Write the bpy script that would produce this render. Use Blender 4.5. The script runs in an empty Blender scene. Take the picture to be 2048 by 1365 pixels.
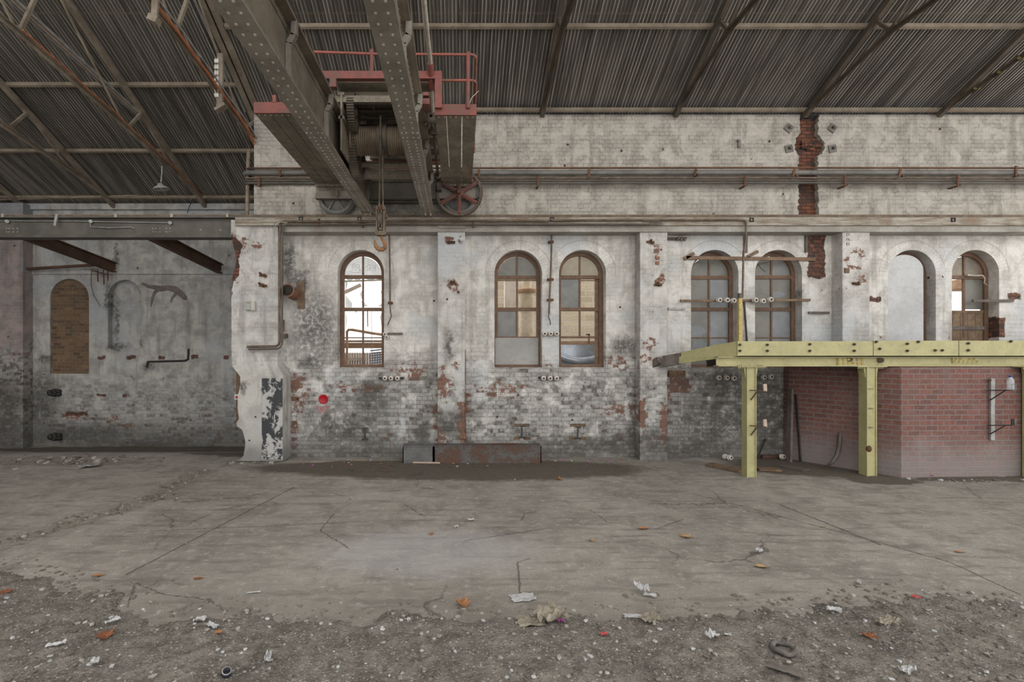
import bpy, bmesh, math, random
from mathutils import Vector, Matrix, noise as mnoise

# ---------------------------------------------------------------- camera, light, exposure
SC = bpy.context.scene
COL = SC.collection
CAMZ = 2.63
cam_data = bpy.data.cameras.new('camera')
cam = bpy.data.objects.new('camera', cam_data)
COL.objects.link(cam)
cam.location = (0, 0, CAMZ)
cam.rotation_euler = (math.pi / 2, 0, 0)
cam_data.sensor_width = 36
cam_data.lens = 36 * 1000 / 2048
cam_data.shift_x = (1024 - 920) / 2048
cam_data.shift_y = (703 - 682.5) / 2048
cam_data.clip_start = 0.05
SC.camera = cam
SC.cycles.max_bounces = 5; SC.cycles.diffuse_bounces = 3; SC.cycles.glossy_bounces = 2; SC.cycles.transmission_bounces = 3
SC.cycles.caustics_reflective = False; SC.cycles.caustics_refractive = False

world = bpy.data.worlds.new('overcast_sky')
SC.world = world
world.use_nodes = True
wn = world.node_tree
wn.nodes['Background'].inputs[0].default_value = (1.0, 0.985, 0.955, 1)
wn.nodes['Background'].inputs[1].default_value = 1.55

def area(name, loc, rot, sx, sy, power, col=(1, 1, 1)):
    l = bpy.data.lights.new(name, 'AREA')
    l.shape = 'RECTANGLE'; l.size = sx; l.size_y = sy; l.energy = power; l.color = col
    o = bpy.data.objects.new(name, l)
    o.location = loc; o.rotation_euler = rot
    COL.objects.link(o)
    return o

vs = SC.view_settings
vs.view_transform = 'Standard'
vs.look = 'None'
vs.gamma = 1.0
vs.use_curve_mapping = False
vs.exposure = 0.5

# ---------------------------------------------------------------- helpers
R = random.Random(7)
PI = math.pi

def P(px, py, Y):
    """the point at depth Y that the photograph shows at pixel px, py"""
    return Vector(((px - 920) * Y / 1000, Y, CAMZ - (py - 703) * Y / 1000))

def FX(px, Y): return (px - 920) * Y / 1000
def FZ(py, Y): return CAMZ - (py - 703) * Y / 1000
def ground(px, py):
    Y = CAMZ * 1000 / (py - 703)
    return Vector((FX(px, Y), Y, 0))

ORIG = {}

class MB:
    """collects shapes and links them as ONE mesh object"""
    def __init__(s): s.v = []; s.f = []; s.sm = []; s.mi = []; s.slot = 0
    def add(s, vs_, fs, smooth=False):
        b = len(s.v)
        s.v += [tuple(q) for q in vs_]
        s.f += [tuple(b + i for i in f) for f in fs]
        s.sm += [smooth] * len(fs); s.mi += [s.slot] * len(fs)
        return s
    def box(s, x0, x1, y0, y1, z0, z1):
        if x0 > x1: x0, x1 = x1, x0
        if y0 > y1: y0, y1 = y1, y0
        if z0 > z1: z0, z1 = z1, z0
        v = [(x0, y0, z0), (x1, y0, z0), (x1, y1, z0), (x0, y1, z0), (x0, y0, z1), (x1, y0, z1), (x1, y1, z1), (x0, y1, z1)]
        return s.add(v, [(3, 2, 1, 0), (4, 5, 6, 7), (0, 1, 5, 4), (1, 2, 6, 5), (2, 3, 7, 6), (3, 0, 4, 7)])
    def hexa(s, a, b):
        """two quads (4 points each) joined"""
        return s.add(list(a) + list(b), [(3, 2, 1, 0), (4, 5, 6, 7), (0, 1, 5, 4), (1, 2, 6, 5), (2, 3, 7, 6), (3, 0, 4, 7)])
    def bar(s, p, q, w, h, up=(0, 0, 1)):
        """a straight bar of w x h between two points"""
        p = Vector(p); q = Vector(q); d = (q - p).normalized(); up = Vector(up)
        if abs(d.dot(up)) > .98: up = Vector((0, 1, 0))
        a = d.cross(up).normalized(); b = a.cross(d).normalized()
        c = [(-w / 2, -h / 2), (w / 2, -h / 2), (w / 2, h / 2), (-w / 2, h / 2)]
        return s.hexa([p + a * i + b * j for i, j in c], [q + a * i + b * j for i, j in c])
    def tube(s, pts, r, n=10, cap=True, smooth=True):
        pts = [Vector(p) for p in pts]
        rr = r if isinstance(r, (list, tuple)) else [r] * len(pts)
        ref = None; rings = []
        for i, p in enumerate(pts):
            if i == 0: d = pts[1] - p
            elif i == len(pts) - 1: d = p - pts[i - 1]
            else: d = (pts[i + 1] - p).normalized() + (p - pts[i - 1]).normalized()
            d.normalize()
            if ref is None:
                ref = Vector((0, 0, 1)) if abs(d.z) < .9 else Vector((1, 0, 0))
            a = d.cross(ref)
            if a.length < 1e-4: a = d.cross(Vector((0.3, 1, 0.2)))
            a.normalize(); b = a.cross(d); ref = b
            rings.append([p + (a * math.cos(2 * PI * k / n) + b * math.sin(2 * PI * k / n)) * rr[i] for k in range(n)])
        v = [q for g in rings for q in g]; f = []
        for i in range(len(rings) - 1):
            for k in range(n):
                f.append((i * n + k, i * n + (k + 1) % n, (i + 1) * n + (k + 1) % n, (i + 1) * n + k))
        s.add(v, f, smooth)
        if cap:
            s.add(rings[0], [tuple(range(n - 1, -1, -1))]); s.add(rings[-1], [tuple(range(n))])
        return s
    def cyl(s, p, q, r, n=20, r2=None):
        return s.tube([p, q], [r, r if r2 is None else r2], n)
    def lathe(s, c, axis, prof, n=28, smooth=True):
        """profile of (along, radius) about an axis through c"""
        c = Vector(c); d = Vector(axis).normalized()
        ref = Vector((0, 0, 1)) if abs(d.z) < .9 else Vector((1, 0, 0))
        a = d.cross(ref).normalized(); b = a.cross(d)
        v = []; f = []
        for t, r in prof:
            for k in range(n):
                an = 2 * PI * k / n
                v.append(c + d * t + (a * math.cos(an) + b * math.sin(an)) * max(r, 1e-4))
        m = len(prof)
        for i in range(m - 1):
            for k in range(n):
                f.append((i * n + k, i * n + (k + 1) % n, (i + 1) * n + (k + 1) % n, (i + 1) * n + k))
        return s.add(v, f, smooth)
    def prism(s, poly, off):
        """an outline (3-D points) pushed along an offset vector"""
        off = Vector(off); n = len(poly)
        v = [Vector(p) for p in poly]; v2 = [p + off for p in v]
        f = [tuple(range(n - 1, -1, -1)), tuple(range(n, 2 * n))]
        for i in range(n): f.append((i, (i + 1) % n, n + (i + 1) % n, n + i))
        return s.add(v + v2, f)
    def ball(s, c, r, sz=1.0, n=10, m=6):
        prof = [(-r * sz * math.cos(PI * i / m), r * math.sin(PI * i / m)) for i in range(m + 1)]
        return s.lathe(c, (0, 0, 1), prof, n)
    def rivet(s, c, d, r):
        c = Vector(c); d = Vector(d)
        return s.lathe(c, d, [(0, r), (r * .5, r * .82), (r * .8, r * .4), (r * .86, 0)], 8)
    def isec(s, p, q, w, h, tw, tf, up=(0, 0, 1)):
        """rolled I-section between two points"""
        p = Vector(p); q = Vector(q); d = (q - p).normalized(); up = Vector(up)
        a = d.cross(up).normalized(); b = a.cross(d).normalized()
        o = [(-w/2, -h/2), (w/2, -h/2), (w/2, -h/2+tf), (tw/2, -h/2+tf), (tw/2, h/2-tf), (w/2, h/2-tf), (w/2, h/2), (-w/2, h/2), (-w/2, h/2-tf), (-tw/2, h/2-tf), (-tw/2, -h/2+tf), (-w/2, -h/2+tf)]
        return s.prism([p + a * i + b * j for i, j in o], q - p)
    def build(s, name, mat, parent=None, recalc=False):
        o0 = ORIG.get(parent.name, Vector((0, 0, 0))) if parent else Vector((0, 0, 0))
        me = bpy.data.meshes.new(name)
        me.from_pydata([(x - o0.x, y - o0.y, z - o0.z) for x, y, z in s.v], [], s.f)
        me.polygons.foreach_set('use_smooth', s.sm)
        me.polygons.foreach_set('material_index', s.mi)
        if recalc:
            bm = bmesh.new(); bm.from_mesh(me); bmesh.ops.recalc_face_normals(bm, faces=bm.faces); bm.to_mesh(me); bm.free()
        for m in (mat if isinstance(mat, (list, tuple)) else [mat]): me.materials.append(m)
        me.update()
        o = bpy.data.objects.new(name, me)
        COL.objects.link(o)
        if parent:
            o.parent = parent
            ORIG[o.name] = o0
        return o

def tag(o, label=None, cat=None, group=None, kind=None):
    if label: o['label'] = label
    if cat: o['category'] = cat
    if group: o['group'] = group
    if kind: o['kind'] = kind
    return o

def thing(name, label, cat, loc=(0, 0, 0), group=None):
    o = bpy.data.objects.new(name, None)
    COL.objects.link(o)
    o.empty_display_size = .1
    o.location = loc
    ORIG[o.name] = Vector(loc)
    return tag(o, label, cat, group)

def solo(mb, name, mat, label, cat, group=None, kind=None, recalc=False):
    """a thing that is one mesh, its origin moved to its base"""
    o = mb.build(name, mat, recalc=recalc)
    xs = [v[0] for v in mb.v]; ys = [v[1] for v in mb.v]; zs = [v[2] for v in mb.v]
    c = Vector(((min(xs) + max(xs)) / 2, (min(ys) + max(ys)) / 2, min(zs)))
    o.data.transform(Matrix.Translation(-c)); o.location = c
    return tag(o, label, cat, group, kind)

def struct(mb, name, mat, label=None, cat=None, recalc=False):
    o = mb.build(name, mat, recalc=recalc)
    return tag(o, label, cat, None, 'structure')

# ---------------------------------------------------------------- node helper
class G:
    def __init__(s, name):
        s.m = bpy.data.materials.new(name); s.m.use_nodes = True
        s.t = s.m.node_tree; s.t.nodes.clear()
    def put(s, inp, v):
        if isinstance(v, bpy.types.NodeSocket): s.t.links.new(v, inp)
        elif v is not None:
            if inp.type == 'RGBA' and len(v) == 3: v = (*v, 1)
            inp.default_value = v
    def n(s, t, **kw):
        o = s.t.nodes.new(t)
        for k, v in kw.items(): setattr(o, k, v)
        return o
    def pos(s): return s.n('ShaderNodeNewGeometry').outputs['Position']
    def nrm(s): return s.n('ShaderNodeNewGeometry').outputs['Normal']
    def obj(s): return s.n('ShaderNodeTexCoord').outputs['Object']
    def sep(s, v):
        o = s.n('ShaderNodeSeparateXYZ'); s.put(o.inputs[0], v); return o.outputs
    def comb(s, x, y, z):
        o = s.n('ShaderNodeCombineXYZ')
        for i, q in enumerate((x, y, z)): s.put(o.inputs[i], q)
        return o.outputs[0]
    def ma(s, op, a, b=None, clamp=False):
        o = s.n('ShaderNodeMath', operation=op, use_clamp=clamp); s.put(o.inputs[0], a); s.put(o.inputs[1], b); return o.outputs[0]
    def add(s, a, b, clamp=False): return s.ma('ADD', a, b, clamp)
    def sub(s, a, b): return s.ma('SUBTRACT', a, b)
    def mul(s, a, b): return s.ma('MULTIPLY', a, b)
    def mx(s, a, b): return s.ma('MAXIMUM', a, b)
    def vm(s, op, a, b=None):
        o = s.n('ShaderNodeVectorMath', operation=op); s.put(o.inputs[0], a); s.put(o.inputs[1], b)
        return o.outputs['Value' if op in ('LENGTH', 'DOT_PRODUCT', 'DISTANCE') else 'Vector']
    def noise(s, v, sc, det=5, ro=.55, dist=0, col=False):
        o = s.n('ShaderNodeTexNoise'); s.put(o.inputs['Vector'], v)
        o.inputs['Scale'].default_value = sc; o.inputs['Detail'].default_value = det
        o.inputs['Roughness'].default_value = ro; o.inputs['Distortion'].default_value = dist
        return o.outputs['Color' if col else 'Fac']
    def vor(s, v, sc, feat='F1', out='Distance', rnd=1.0):
        o = s.n('ShaderNodeTexVoronoi', feature=feat); s.put(o.inputs['Vector'], v)
        o.inputs['Scale'].default_value = sc; o.inputs['Randomness'].default_value = rnd
        return o.outputs[out]
    def mix(s, f, a, b, blend='MIX'):
        o = s.n('ShaderNodeMix', data_type='RGBA', blend_type=blend)
        s.put(o.inputs[0], f); s.put(o.inputs[6], a); s.put(o.inputs[7], b); return o.outputs[2]
    def ss(s, v, lo, hi, a=0.0, b=1.0):
        o = s.n('ShaderNodeMapRange', interpolation_type='SMOOTHSTEP')
        s.put(o.inputs[0], v); s.put(o.inputs[1], lo); s.put(o.inputs[2], hi); s.put(o.inputs[3], a); s.put(o.inputs[4], b)
        return o.outputs[0]
    def bump(s, h, st=.5, d=.02, nrm=None):
        o = s.n('ShaderNodeBump'); o.inputs['Strength'].default_value = st; o.inputs['Distance'].default_value = d
        s.put(o.inputs['Height'], h)
        if nrm is not None: s.put(o.inputs['Normal'], nrm)
        return o.outputs[0]
    def brick(s, v, w, h, ms=.008, c1=(0, 0, 0), c2=(1, 1, 1), mort=(.5, .5, .5), smooth=.15, off=.5, squash=1.0):
        o = s.n('ShaderNodeTexBrick', offset=off, squash=squash, squash_frequency=2); s.put(o.inputs['Vector'], v)
        for k, q in (('Color1', c1), ('Color2', c2), ('Mortar', mort)): s.put(o.inputs[k], q)
        o.inputs['Scale'].default_value = 1; o.inputs['Mortar Size'].default_value = ms; o.inputs['Mortar Smooth'].default_value = smooth
        o.inputs['Bias'].default_value = 0; o.inputs['Brick Width'].default_value = w; o.inputs['Row Height'].default_value = h
        return o.outputs['Color'], o.outputs['Fac']
    def ell(s, u, v, cx, cy, rx, ry, soft=.5):
        """1 inside an ellipse, fading to 0 at its rim"""
        a = s.mul(s.sub(u, cx), 1 / rx); b = s.mul(s.sub(v, cy), 1 / ry)
        d = s.add(s.mul(a, a), s.mul(b, b))
        return s.ss(d, 1.0, 1.0 - soft)
    def near(s, uv, lst):
        """smallest normalised distance to a list of ellipses (cx, cy, rx, ry)"""
        r = None
        for cx, cy, rx, ry in lst:
            o = s.n('ShaderNodeVectorMath', operation='MULTIPLY_ADD'); s.put(o.inputs[0], uv); s.put(o.inputs[1], (1 / rx, 1 / ry, 0)); s.put(o.inputs[2], (-cx / rx, -cy / ry, 0))
            d = s.vm('LENGTH', o.outputs[0]); r = d if r is None else s.ma('MINIMUM', r, d)
        return r
    def nearbox(s, uv, lst):
        """signed-ish distance to a list of boxes (cx, cy, hx, hy), below 0 inside"""
        r = None
        for cx, cy, hx, hy in lst:
            a = s.vm('ABSOLUTE', s.vm('SUBTRACT', uv, (cx, cy, 0))); b = s.vm('SUBTRACT', a, (hx, hy, 9)); q = s.sep(b); d = s.mx(q[0], q[1])
            r = d if r is None else s.ma('MINIMUM', r, d)
        return r
    def nearseg(s, uv, lst):
        """smallest distance, in line widths, to a list of segments (x0, y0, x1, y1, w)"""
        r = None
        for x0, y0, x1, y1, w in lst:
            bx, by = x1 - x0, y1 - y0; L = bx * bx + by * by
            pa = s.vm('SUBTRACT', uv, (x0, y0, 0)); h = s.ma('ADD', s.vm('DOT_PRODUCT', pa, (bx / L, by / L, 0)), 0.0, True)
            o = s.n('ShaderNodeVectorMath', operation='SCALE'); o.inputs[0].default_value = (bx, by, 0); s.put(o.inputs['Scale'], h)
            d = s.mul(s.vm('DISTANCE', pa, o.outputs[0]), 1 / w); r = d if r is None else s.ma('MINIMUM', r, d)
        return r
    def rect(s, u, v, x0, x1, y0, y1, soft=.03):
        a = s.mul(s.ss(u, x0 - soft, x0 + soft), s.ss(u, x1 + soft, x1 - soft))
        b = s.mul(s.ss(v, y0 - soft, y0 + soft), s.ss(v, y1 + soft, y1 - soft))
        return s.mul(a, b)
    def seg(s, u, v, p, q, w):
        """1 on a line between two points"""
        dx, dy = q[0] - p[0], q[1] - p[1]; L = math.hypot(dx, dy); dx /= L; dy /= L
        a = s.sub(u, p[0]); b = s.sub(v, p[1])
        al = s.add(s.mul(a, dx), s.mul(b, dy)); ac = s.sub(s.mul(a, dy), s.mul(b, dx))
        o = s.ss(s.ma('ABSOLUTE', ac), w, w * .4)
        return s.mul(o, s.mul(s.ss(al, -.02, .02), s.ss(al, L + .02, L - .02)))
    def many(s, lst):
        r = None
        for q in lst: r = q if r is None else s.mx(r, q)
        return r
    def out(s, col, rough=.8, metal=0.0, nrm=None, spec=.3, alpha=None, trans=None, emit=None, es=1.0):
        b = s.n('ShaderNodeBsdfPrincipled'); o = s.n('ShaderNodeOutputMaterial')
        s.put(b.inputs['Base Color'], col); s.put(b.inputs['Roughness'], rough); s.put(b.inputs['Metallic'], metal)
        s.put(b.inputs['Specular IOR Level'], spec)
        if nrm is not None: s.put(b.inputs['Normal'], nrm)
        if alpha is not None: s.put(b.inputs['Alpha'], alpha)
        if trans is not None: s.put(b.inputs['Transmission Weight'], trans)
        s.t.links.new(b.outputs[0], o.inputs[0])
        return s.m
# ---------------------------------------------------------------- materials
def px_ells(lst, Y=12.4):
    return [(FX(q[0], Y), FZ(q[1], Y), q[2] * Y / 1000, q[3] * Y / 1000) for q in lst]
def px_boxes(lst, Y=12.4):
    return [((FX(a, Y) + FX(c, Y)) / 2, (FZ(b, Y) + FZ(d, Y)) / 2, abs(c - a) * Y / 2000, abs(d - b) * Y / 2000) for a, b, c, d in lst]

def wall_mat(name, light=(.74, .715, .675), dark=(.50, .475, .44), low_z=2.3, low_w=1.4, dirt=1.0, red_spots=(), soot_shade=(), bare=(),
             Y=12.4, row=.100, wid=.27, redness=.5, red_w=.088, jb=.35, peel_bias=0.0, cool=(.55, .565, .58), bumpy=1.0, joint=.085, base=(.19, .165, .145), arches=()):
    g = G(name); p = g.pos(); x, y, z = g.sep(p)
    u0 = g.add(x, g.mul(y, .93))
    d = g.noise(p, 5, 2, .6, col=True)
    dx, dy, dz = g.sep(g.vm('MULTIPLY', g.vm('SUBTRACT', d, (.5, .5, .5)), (.085, .056, .03)))
    bc, mort = g.brick(g.comb(g.add(u0, dx), g.add(z, dy), 0), wid, row, .011, smooth=.6, squash=.5)
    per = g.sep(bc)[0]
    n1 = g.noise(p, .55, 3, .55); n2 = g.noise(p, 2.4, 5, .65, .5); n3 = g.noise(p, 10, 6, .7); n4 = g.noise(p, 48, 3, .6)
    st = g.noise(g.comb(g.mul(u0, 4.2), g.mul(z, .45), 3.1), 1.0, 4, .65)
    e = g.noise(p, 4, 5, .7, col=True)
    uv = g.vm('ADD', g.comb(x, z, 0), g.vm('MULTIPLY', g.vm('SUBTRACT', e, (.5, .5, .5)), (.62, .62, 0)))
    low = g.ss(g.add(z, g.mul(g.sub(n1, .5), 2.2)), low_z + low_w / 2, low_z - low_w / 2)
    verylow = g.ss(g.add(z, g.mul(g.sub(n2, .5), .8)), .7, .05)
    col = g.mix(g.ss(n2, .36, .66), light, dark)
    col = g.mix(g.mul(g.ss(st, .48, .7), .6), col, tuple(c * .62 for c in dark))
    col = g.mix(g.ss(n1, .5, .7), col, cool, 'MIX') if cool else col
    col = g.mix(g.mul(g.ss(n4, .5, .75), .4), col, tuple(c * .6 for c in dark))
    col = g.mix(g.mul(g.ss(per, .3, .95), g.add(.12, g.mul(low, .42))), col, tuple(c * .5 for c in dark))
    # where the paint has worn thin the mortar beds show dark
    pj = g.ss(g.add(g.mul(n2, .6), g.mul(n3, .4)), .42, .58, .12, 1.0)
    nj = g.mul(pj, g.ss(g.add(n3, g.mul(low, .12)), .40, .56))
    col = g.mix(g.mul(g.mul(mort, nj), g.add(joint * 1.5, g.mul(low, .62 * dirt))), col, (.075, .066, .058))
    lowcol = g.mix(g.ss(g.add(g.mul(n3, .6), g.mul(per, .3)), .38, .66), (.33, .322, .31), (.115, .108, .10))
    col = g.mix(g.mul(low, g.mul(g.ss(n2, .32, .56), .88 * dirt)), col, lowcol)
    # flaking, brick by brick
    pk = g.add(g.add(g.mul(n3, .55), g.mul(n2, .33)), g.add(g.mul(per, .10), g.add(g.mul(low, .085 * dirt), peel_bias)))
    rs = None
    if red_spots:
        rs = g.ss(g.near(uv, px_ells(red_spots, Y)), 1.15, .35); pk = g.add(pk, g.mul(rs, red_w))
    peel = g.ss(pk, .635, .665)
    rmask = g.mul(g.ss(n1, .5, .62), redness)
    if rs is not None: rmask = g.mx(rmask, g.ss(rs, .05, .4))
    pc = g.mix(rmask, g.mix(per, base, tuple(k * .55 for k in base)), g.mix(per, (.31, .155, .11), (.17, .09, .066)))
    pc = g.mix(g.mul(mort, .8), pc, (.21, .19, .17)); pc = g.mix(g.mul(g.ss(n4, .48, .7), .5), pc, (.14, .10, .08))
    col = g.mix(peel, col, pc)
    h = g.vor(g.comb(u0, z, 0), 1.9); hole = g.mul(g.ss(h, .075, .045), g.ss(n2, .46, .5))
    col = g.mix(hole, col, g.mix(n4, (.03, .022, .018), (.13, .06, .035)))
    hgt = g.add(g.mul(mort, g.mul(pj, g.add(-jb, g.mul(low, -.5)))), g.add(g.mul(n3, .75), g.mul(n4, .28)))
    if soot_shade:
        sm = g.ss(g.near(uv, px_ells(soot_shade, Y)), 1.15, .2)
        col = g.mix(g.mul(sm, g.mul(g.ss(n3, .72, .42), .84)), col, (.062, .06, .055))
    if bare:
        bm = g.ss(g.nearbox(g.vm('ADD', g.comb(x, z, 0), g.vm('MULTIPLY', g.vm('SUBTRACT', e, (.5, .5, .5)), (.22, .22, 0))), px_boxes(bare, Y)), .012, -.012)
        rb = g.mix(per, (.25, .10, .06), (.12, .06, .042)); rb = g.mix(g.ss(n3, .42, .6), rb, (.055, .042, .038)); rb = g.mix(mort, rb, (.05, .042, .038))
        col = g.mix(bm, col, rb); hgt = g.sub(hgt, g.mul(bm, g.add(.3, n3)))
    col = g.mix(g.mul(verylow, .62), col, g.mix(n3, (.045, .042, .038), (.16, .155, .145)))
    if arches:
        a_ = None
        for cx, sp, r in arches:
            q = g.vm('SUBTRACT', g.comb(x, z, 0), (cx, sp, 0)); rr = g.vm('LENGTH', q)
            a_ = rr if a_ is None else g.ma('MINIMUM', a_, rr)
        sx = None
        for cx, sp, r in arches:
            # angle about the nearest arch only
            q = g.vm('SUBTRACT', g.comb(x, z, 0), (cx, sp, 0)); qx, qz, _ = g.sep(q)
            an = g.mul(g.ma('ARCTAN2', qx, qz), g.ma('LESS_THAN', g.vm('LENGTH', q), r + .3)); sx = an if sx is None else g.add(sx, an)
        up = g.ss(z, WTOP - .6, WTOP - .56); r = .58
        ring = g.mul(g.ss(a_, r + .245, r + .235), up)
        vjoint = g.ss(g.ma('ABSOLUTE', g.sub(g.ma('FRACT', g.mul(sx, (r + .1) / .078)), .5)), .36, .5)
        edge = g.mul(g.ss(g.ma('ABSOLUTE', g.sub(a_, r + .24)), .016, .004), up)
        f1 = g.n('ShaderNodeMix', data_type='FLOAT'); g.put(f1.inputs[0], ring); g.put(f1.inputs[2], hgt); g.put(f1.inputs[3], g.add(g.mul(vjoint, -.28), g.mul(n3, .75)))
        hgt = g.sub(f1.outputs[0], g.mul(edge, .5))
        col = g.mix(g.mul(edge, .2), col, (.2, .19, .18)); col = g.mix(g.mul(g.mul(ring, vjoint), .07), col, (.2, .19, .18))
    return g.out(col, .88, 0, g.bump(hgt, .85 * bumpy, .018), .25)

def plain(name, c1, c2, sc=3, rough=.8, metal=0, bump=.2, bs=25, spec=.3, c3=None, c3lo=.6, c3hi=.7, local=False):
    g = G(name); p = g.obj() if local else g.pos()
    n = g.noise(p, sc, 6, .62, .3); f = g.noise(p, bs, 5, .65)
    col = g.mix(g.ss(n, .34, .66), c1, c2)
    if c3: col = g.mix(g.ss(g.add(g.mul(n, .5), g.mul(f, .5)), c3lo - .06, c3hi - .06), col, c3)
    col = g.mix(g.mul(g.ss(f, .45, .75), .35), col, tuple(k * .6 for k in c2))
    return g.out(col, rough, metal, g.bump(f, bump, .01), spec)

def old_brick(name, a, b, mortar, row=.086, wid=.24, ms=.01, stain=(.2, .18, .17), skew=.93, lowgrey=0.0, var=.5, top=1.9):
    g = G(name); p = g.pos(); x, y, z = g.sep(p)
    d2 = g.noise(p, 7, 3, .5, col=True); dx, dy, dz = g.sep(g.vm('MULTIPLY', g.vm('SUBTRACT', d2, (.5, .5, .5)), (.014, .014, .014)))
    bc, m = g.brick(g.comb(g.add(g.add(x, g.mul(y, skew)), dx), g.add(z, dy), 0), wid, row, ms, smooth=.25)
    per = g.sep(bc)[0]
    n = g.noise(p, 2.0, 6, .6); f = g.noise(p, 18, 6, .65)
    col = g.mix(per, a, b)
    col = g.mix(g.mul(g.ss(f, .42, .68), .55), col, tuple(k * .55 for k in b))
    col = g.mix(m, col, g.mix(f, mortar, tuple(k * .6 for k in mortar)))
    col = g.mix(g.mul(g.ss(n, .45, .7), var), col, stain)
    if lowgrey:
        lw = g.ss(g.add(z, g.mul(g.sub(n, .5), 1.2)), top * .55, .15)
        col = g.mix(g.mul(lw, lowgrey), col, (.30, .29, .285))
    h = g.add(g.mul(m, -1), g.mul(f, .5))
    return g.out(col, .88, 0, g.bump(h, .6, .012), .25)

# wall openings, as (left, right) edges at the wall plane and the top
WIN = [(-3.036, -1.885), (.8556, 2.037), (2.455, 3.62), (5.729, 6.907), (7.316, 8.483), (10.615, 11.80), (12.20, 13.37)]
WTOP = 5.145; WSILL = 2.225
ARCH = [((a + b) / 2, WTOP - (b - a) / 2, (b - a) / 2) for a, b in WIN]

M = {}
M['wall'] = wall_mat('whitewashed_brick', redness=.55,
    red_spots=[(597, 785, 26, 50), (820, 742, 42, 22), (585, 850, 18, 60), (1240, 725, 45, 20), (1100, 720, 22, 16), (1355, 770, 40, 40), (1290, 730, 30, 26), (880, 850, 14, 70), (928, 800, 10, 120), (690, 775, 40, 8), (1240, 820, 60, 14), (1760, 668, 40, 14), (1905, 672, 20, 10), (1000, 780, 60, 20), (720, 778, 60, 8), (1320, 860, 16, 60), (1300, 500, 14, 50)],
    soot_shade=[(630, 655, 66, 100), (598, 560, 26, 40), (625, 720, 46, 26), (580, 520, 16, 60), (690, 860, 120, 60), (740, 800, 60, 60), (895, 695, 16, 48), (845, 865, 26, 40), (728, 868, 22, 26), (1250, 690, 40, 30), (1045, 870, 30, 22), (1430, 850, 120, 95), (1540, 840, 100, 130), (1470, 770, 140, 60), (1400, 900, 120, 40), (1500, 830, 90, 90), (1265, 850, 14, 90), (1190, 890, 150, 26), (1590, 590, 30, 30), (740, 905, 100, 18), (1130, 905, 60, 18)],  # patches under the platform are grime with shade painted in
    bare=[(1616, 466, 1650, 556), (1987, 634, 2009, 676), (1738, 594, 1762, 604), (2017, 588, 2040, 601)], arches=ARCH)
M['upper_wall'] = wall_mat('grimy_upper_brick', joint=.13, jb=.6, light=(.54, .50, .445), dark=(.36, .33, .29), low_z=-5, dirt=.3, redness=.1, peel_bias=-.03, cool=(.46, .43, .39), bumpy=1.25)
M['pilaster'] = wall_mat('whitewashed_pilaster_brick', light=(.64, .62, .59), dark=(.43, .41, .385), low_z=1.9, redness=.8, red_w=.15, Y=12.04, peel_bias=.012,
    red_spots=[(474, 490, 24, 26), (466, 540, 12, 70), (517, 490, 20, 14), (1300, 690, 24, 16), (1296, 718, 26, 18), (905, 480, 22, 14), (905, 575, 26, 16), (1312, 500, 14, 20), (1318, 560, 16, 30), (1710, 520, 26, 40), (1720, 560, 20, 20), (885, 770, 26, 30), (925, 850, 10, 60), (880, 870, 20, 20), (1330, 850, 10, 60), (1285, 830, 8, 60), (900, 730, 30, 14)],
    soot_shade=[(897, 694, 14, 46), (900, 850, 40, 40), (1310, 880, 40, 40)])
M['left_wall'] = wall_mat('annex_brick_and_plaster', joint=.03, jb=.12, light=(.47, .455, .43), dark=(.29, .28, .265), low_z=1.4, low_w=1.6, dirt=1.15, Y=15.4, redness=.35, cool=(.37, .39, .41), peel_bias=-.012,
    red_spots=[(150, 832, 24, 10), (232, 840, 30, 12), (262, 770, 8, 40), (330, 708, 40, 6), (440, 870, 6, 14), (260, 855, 20, 14)],
    soot_shade=[(80, 800, 50, 100), (150, 870, 140, 26), (300, 733, 24, 16), (105, 785, 18, 8), (232, 510, 6, 36), (300, 890, 160, 16), (232, 694, 26, 9), (277, 686, 9, 12), (226, 640, 8, 60), (215, 600, 6, 40), (255, 790, 10, 10), (30, 780, 60, 60), (90, 720, 20, 16)],
    bare=[(195, 789, 213, 793), (245, 789, 254, 796), (133, 824, 175, 832), (196, 713, 212, 719), (254, 711, 272, 720), (317, 712, 330, 720), (383, 711, 397, 719), (447, 711, 458, 719)])
M['annex_pier'] = wall_mat('pink_and_black_pier', light=(.36, .29, .27), dark=(.24, .21, .2), low_z=2.6, low_w=.6, dirt=1.6, Y=15.1, redness=.5, cool=(.25, .26, .28), soot_shade=[(10, 800, 60, 60), (10, 850, 60, 60)])
M['plaster'] = wall_mat('cracked_lime_plaster', light=(.56, .54, .505), dark=(.40, .385, .36), low_z=.2, low_w=.5, dirt=.5, redness=.2, bumpy=.45, row=40, wid=60, peel_bias=-.02, cool=(.46, .46, .46), Y=11.9,
    soot_shade=[(545, 800, 18, 50), (550, 850, 16, 50), (530, 775, 10, 12), (488, 775, 12, 16)])
M['ledge_x'] = plain('weathered_ledge_render', (.36, .32, .265), (.215, .18, .14), 2.2, .85, 0, .7, 14, c3=(.36, .22, .14), c3lo=.62, c3hi=.7)
M['ledge_soffit'] = plain('ledge_lip_render', (.40, .38, .345), (.27, .25, .22), 1.5, .85, 0, .5, 14)
M['red_brick'] = old_brick('painted_red_brick', (.235, .105, .085), (.16, .085, .076), (.25, .22, .205), row=.108, wid=.288, ms=.012, stain=(.20, .135, .125), lowgrey=.55, var=.6, skew=1.83)
M['brown_brick'] = old_brick('brown_infill_brick', (.23, .14, .08), (.10, .066, .044), (.19, .155, .12), row=.1, stain=(.15, .12, .09), var=.4)
M['dark_brick'] = old_brick('exposed_rust_brick', (.24, .085, .045), (.07, .045, .035), (.05, .042, .038), stain=(.05, .042, .04), var=.8)
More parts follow.
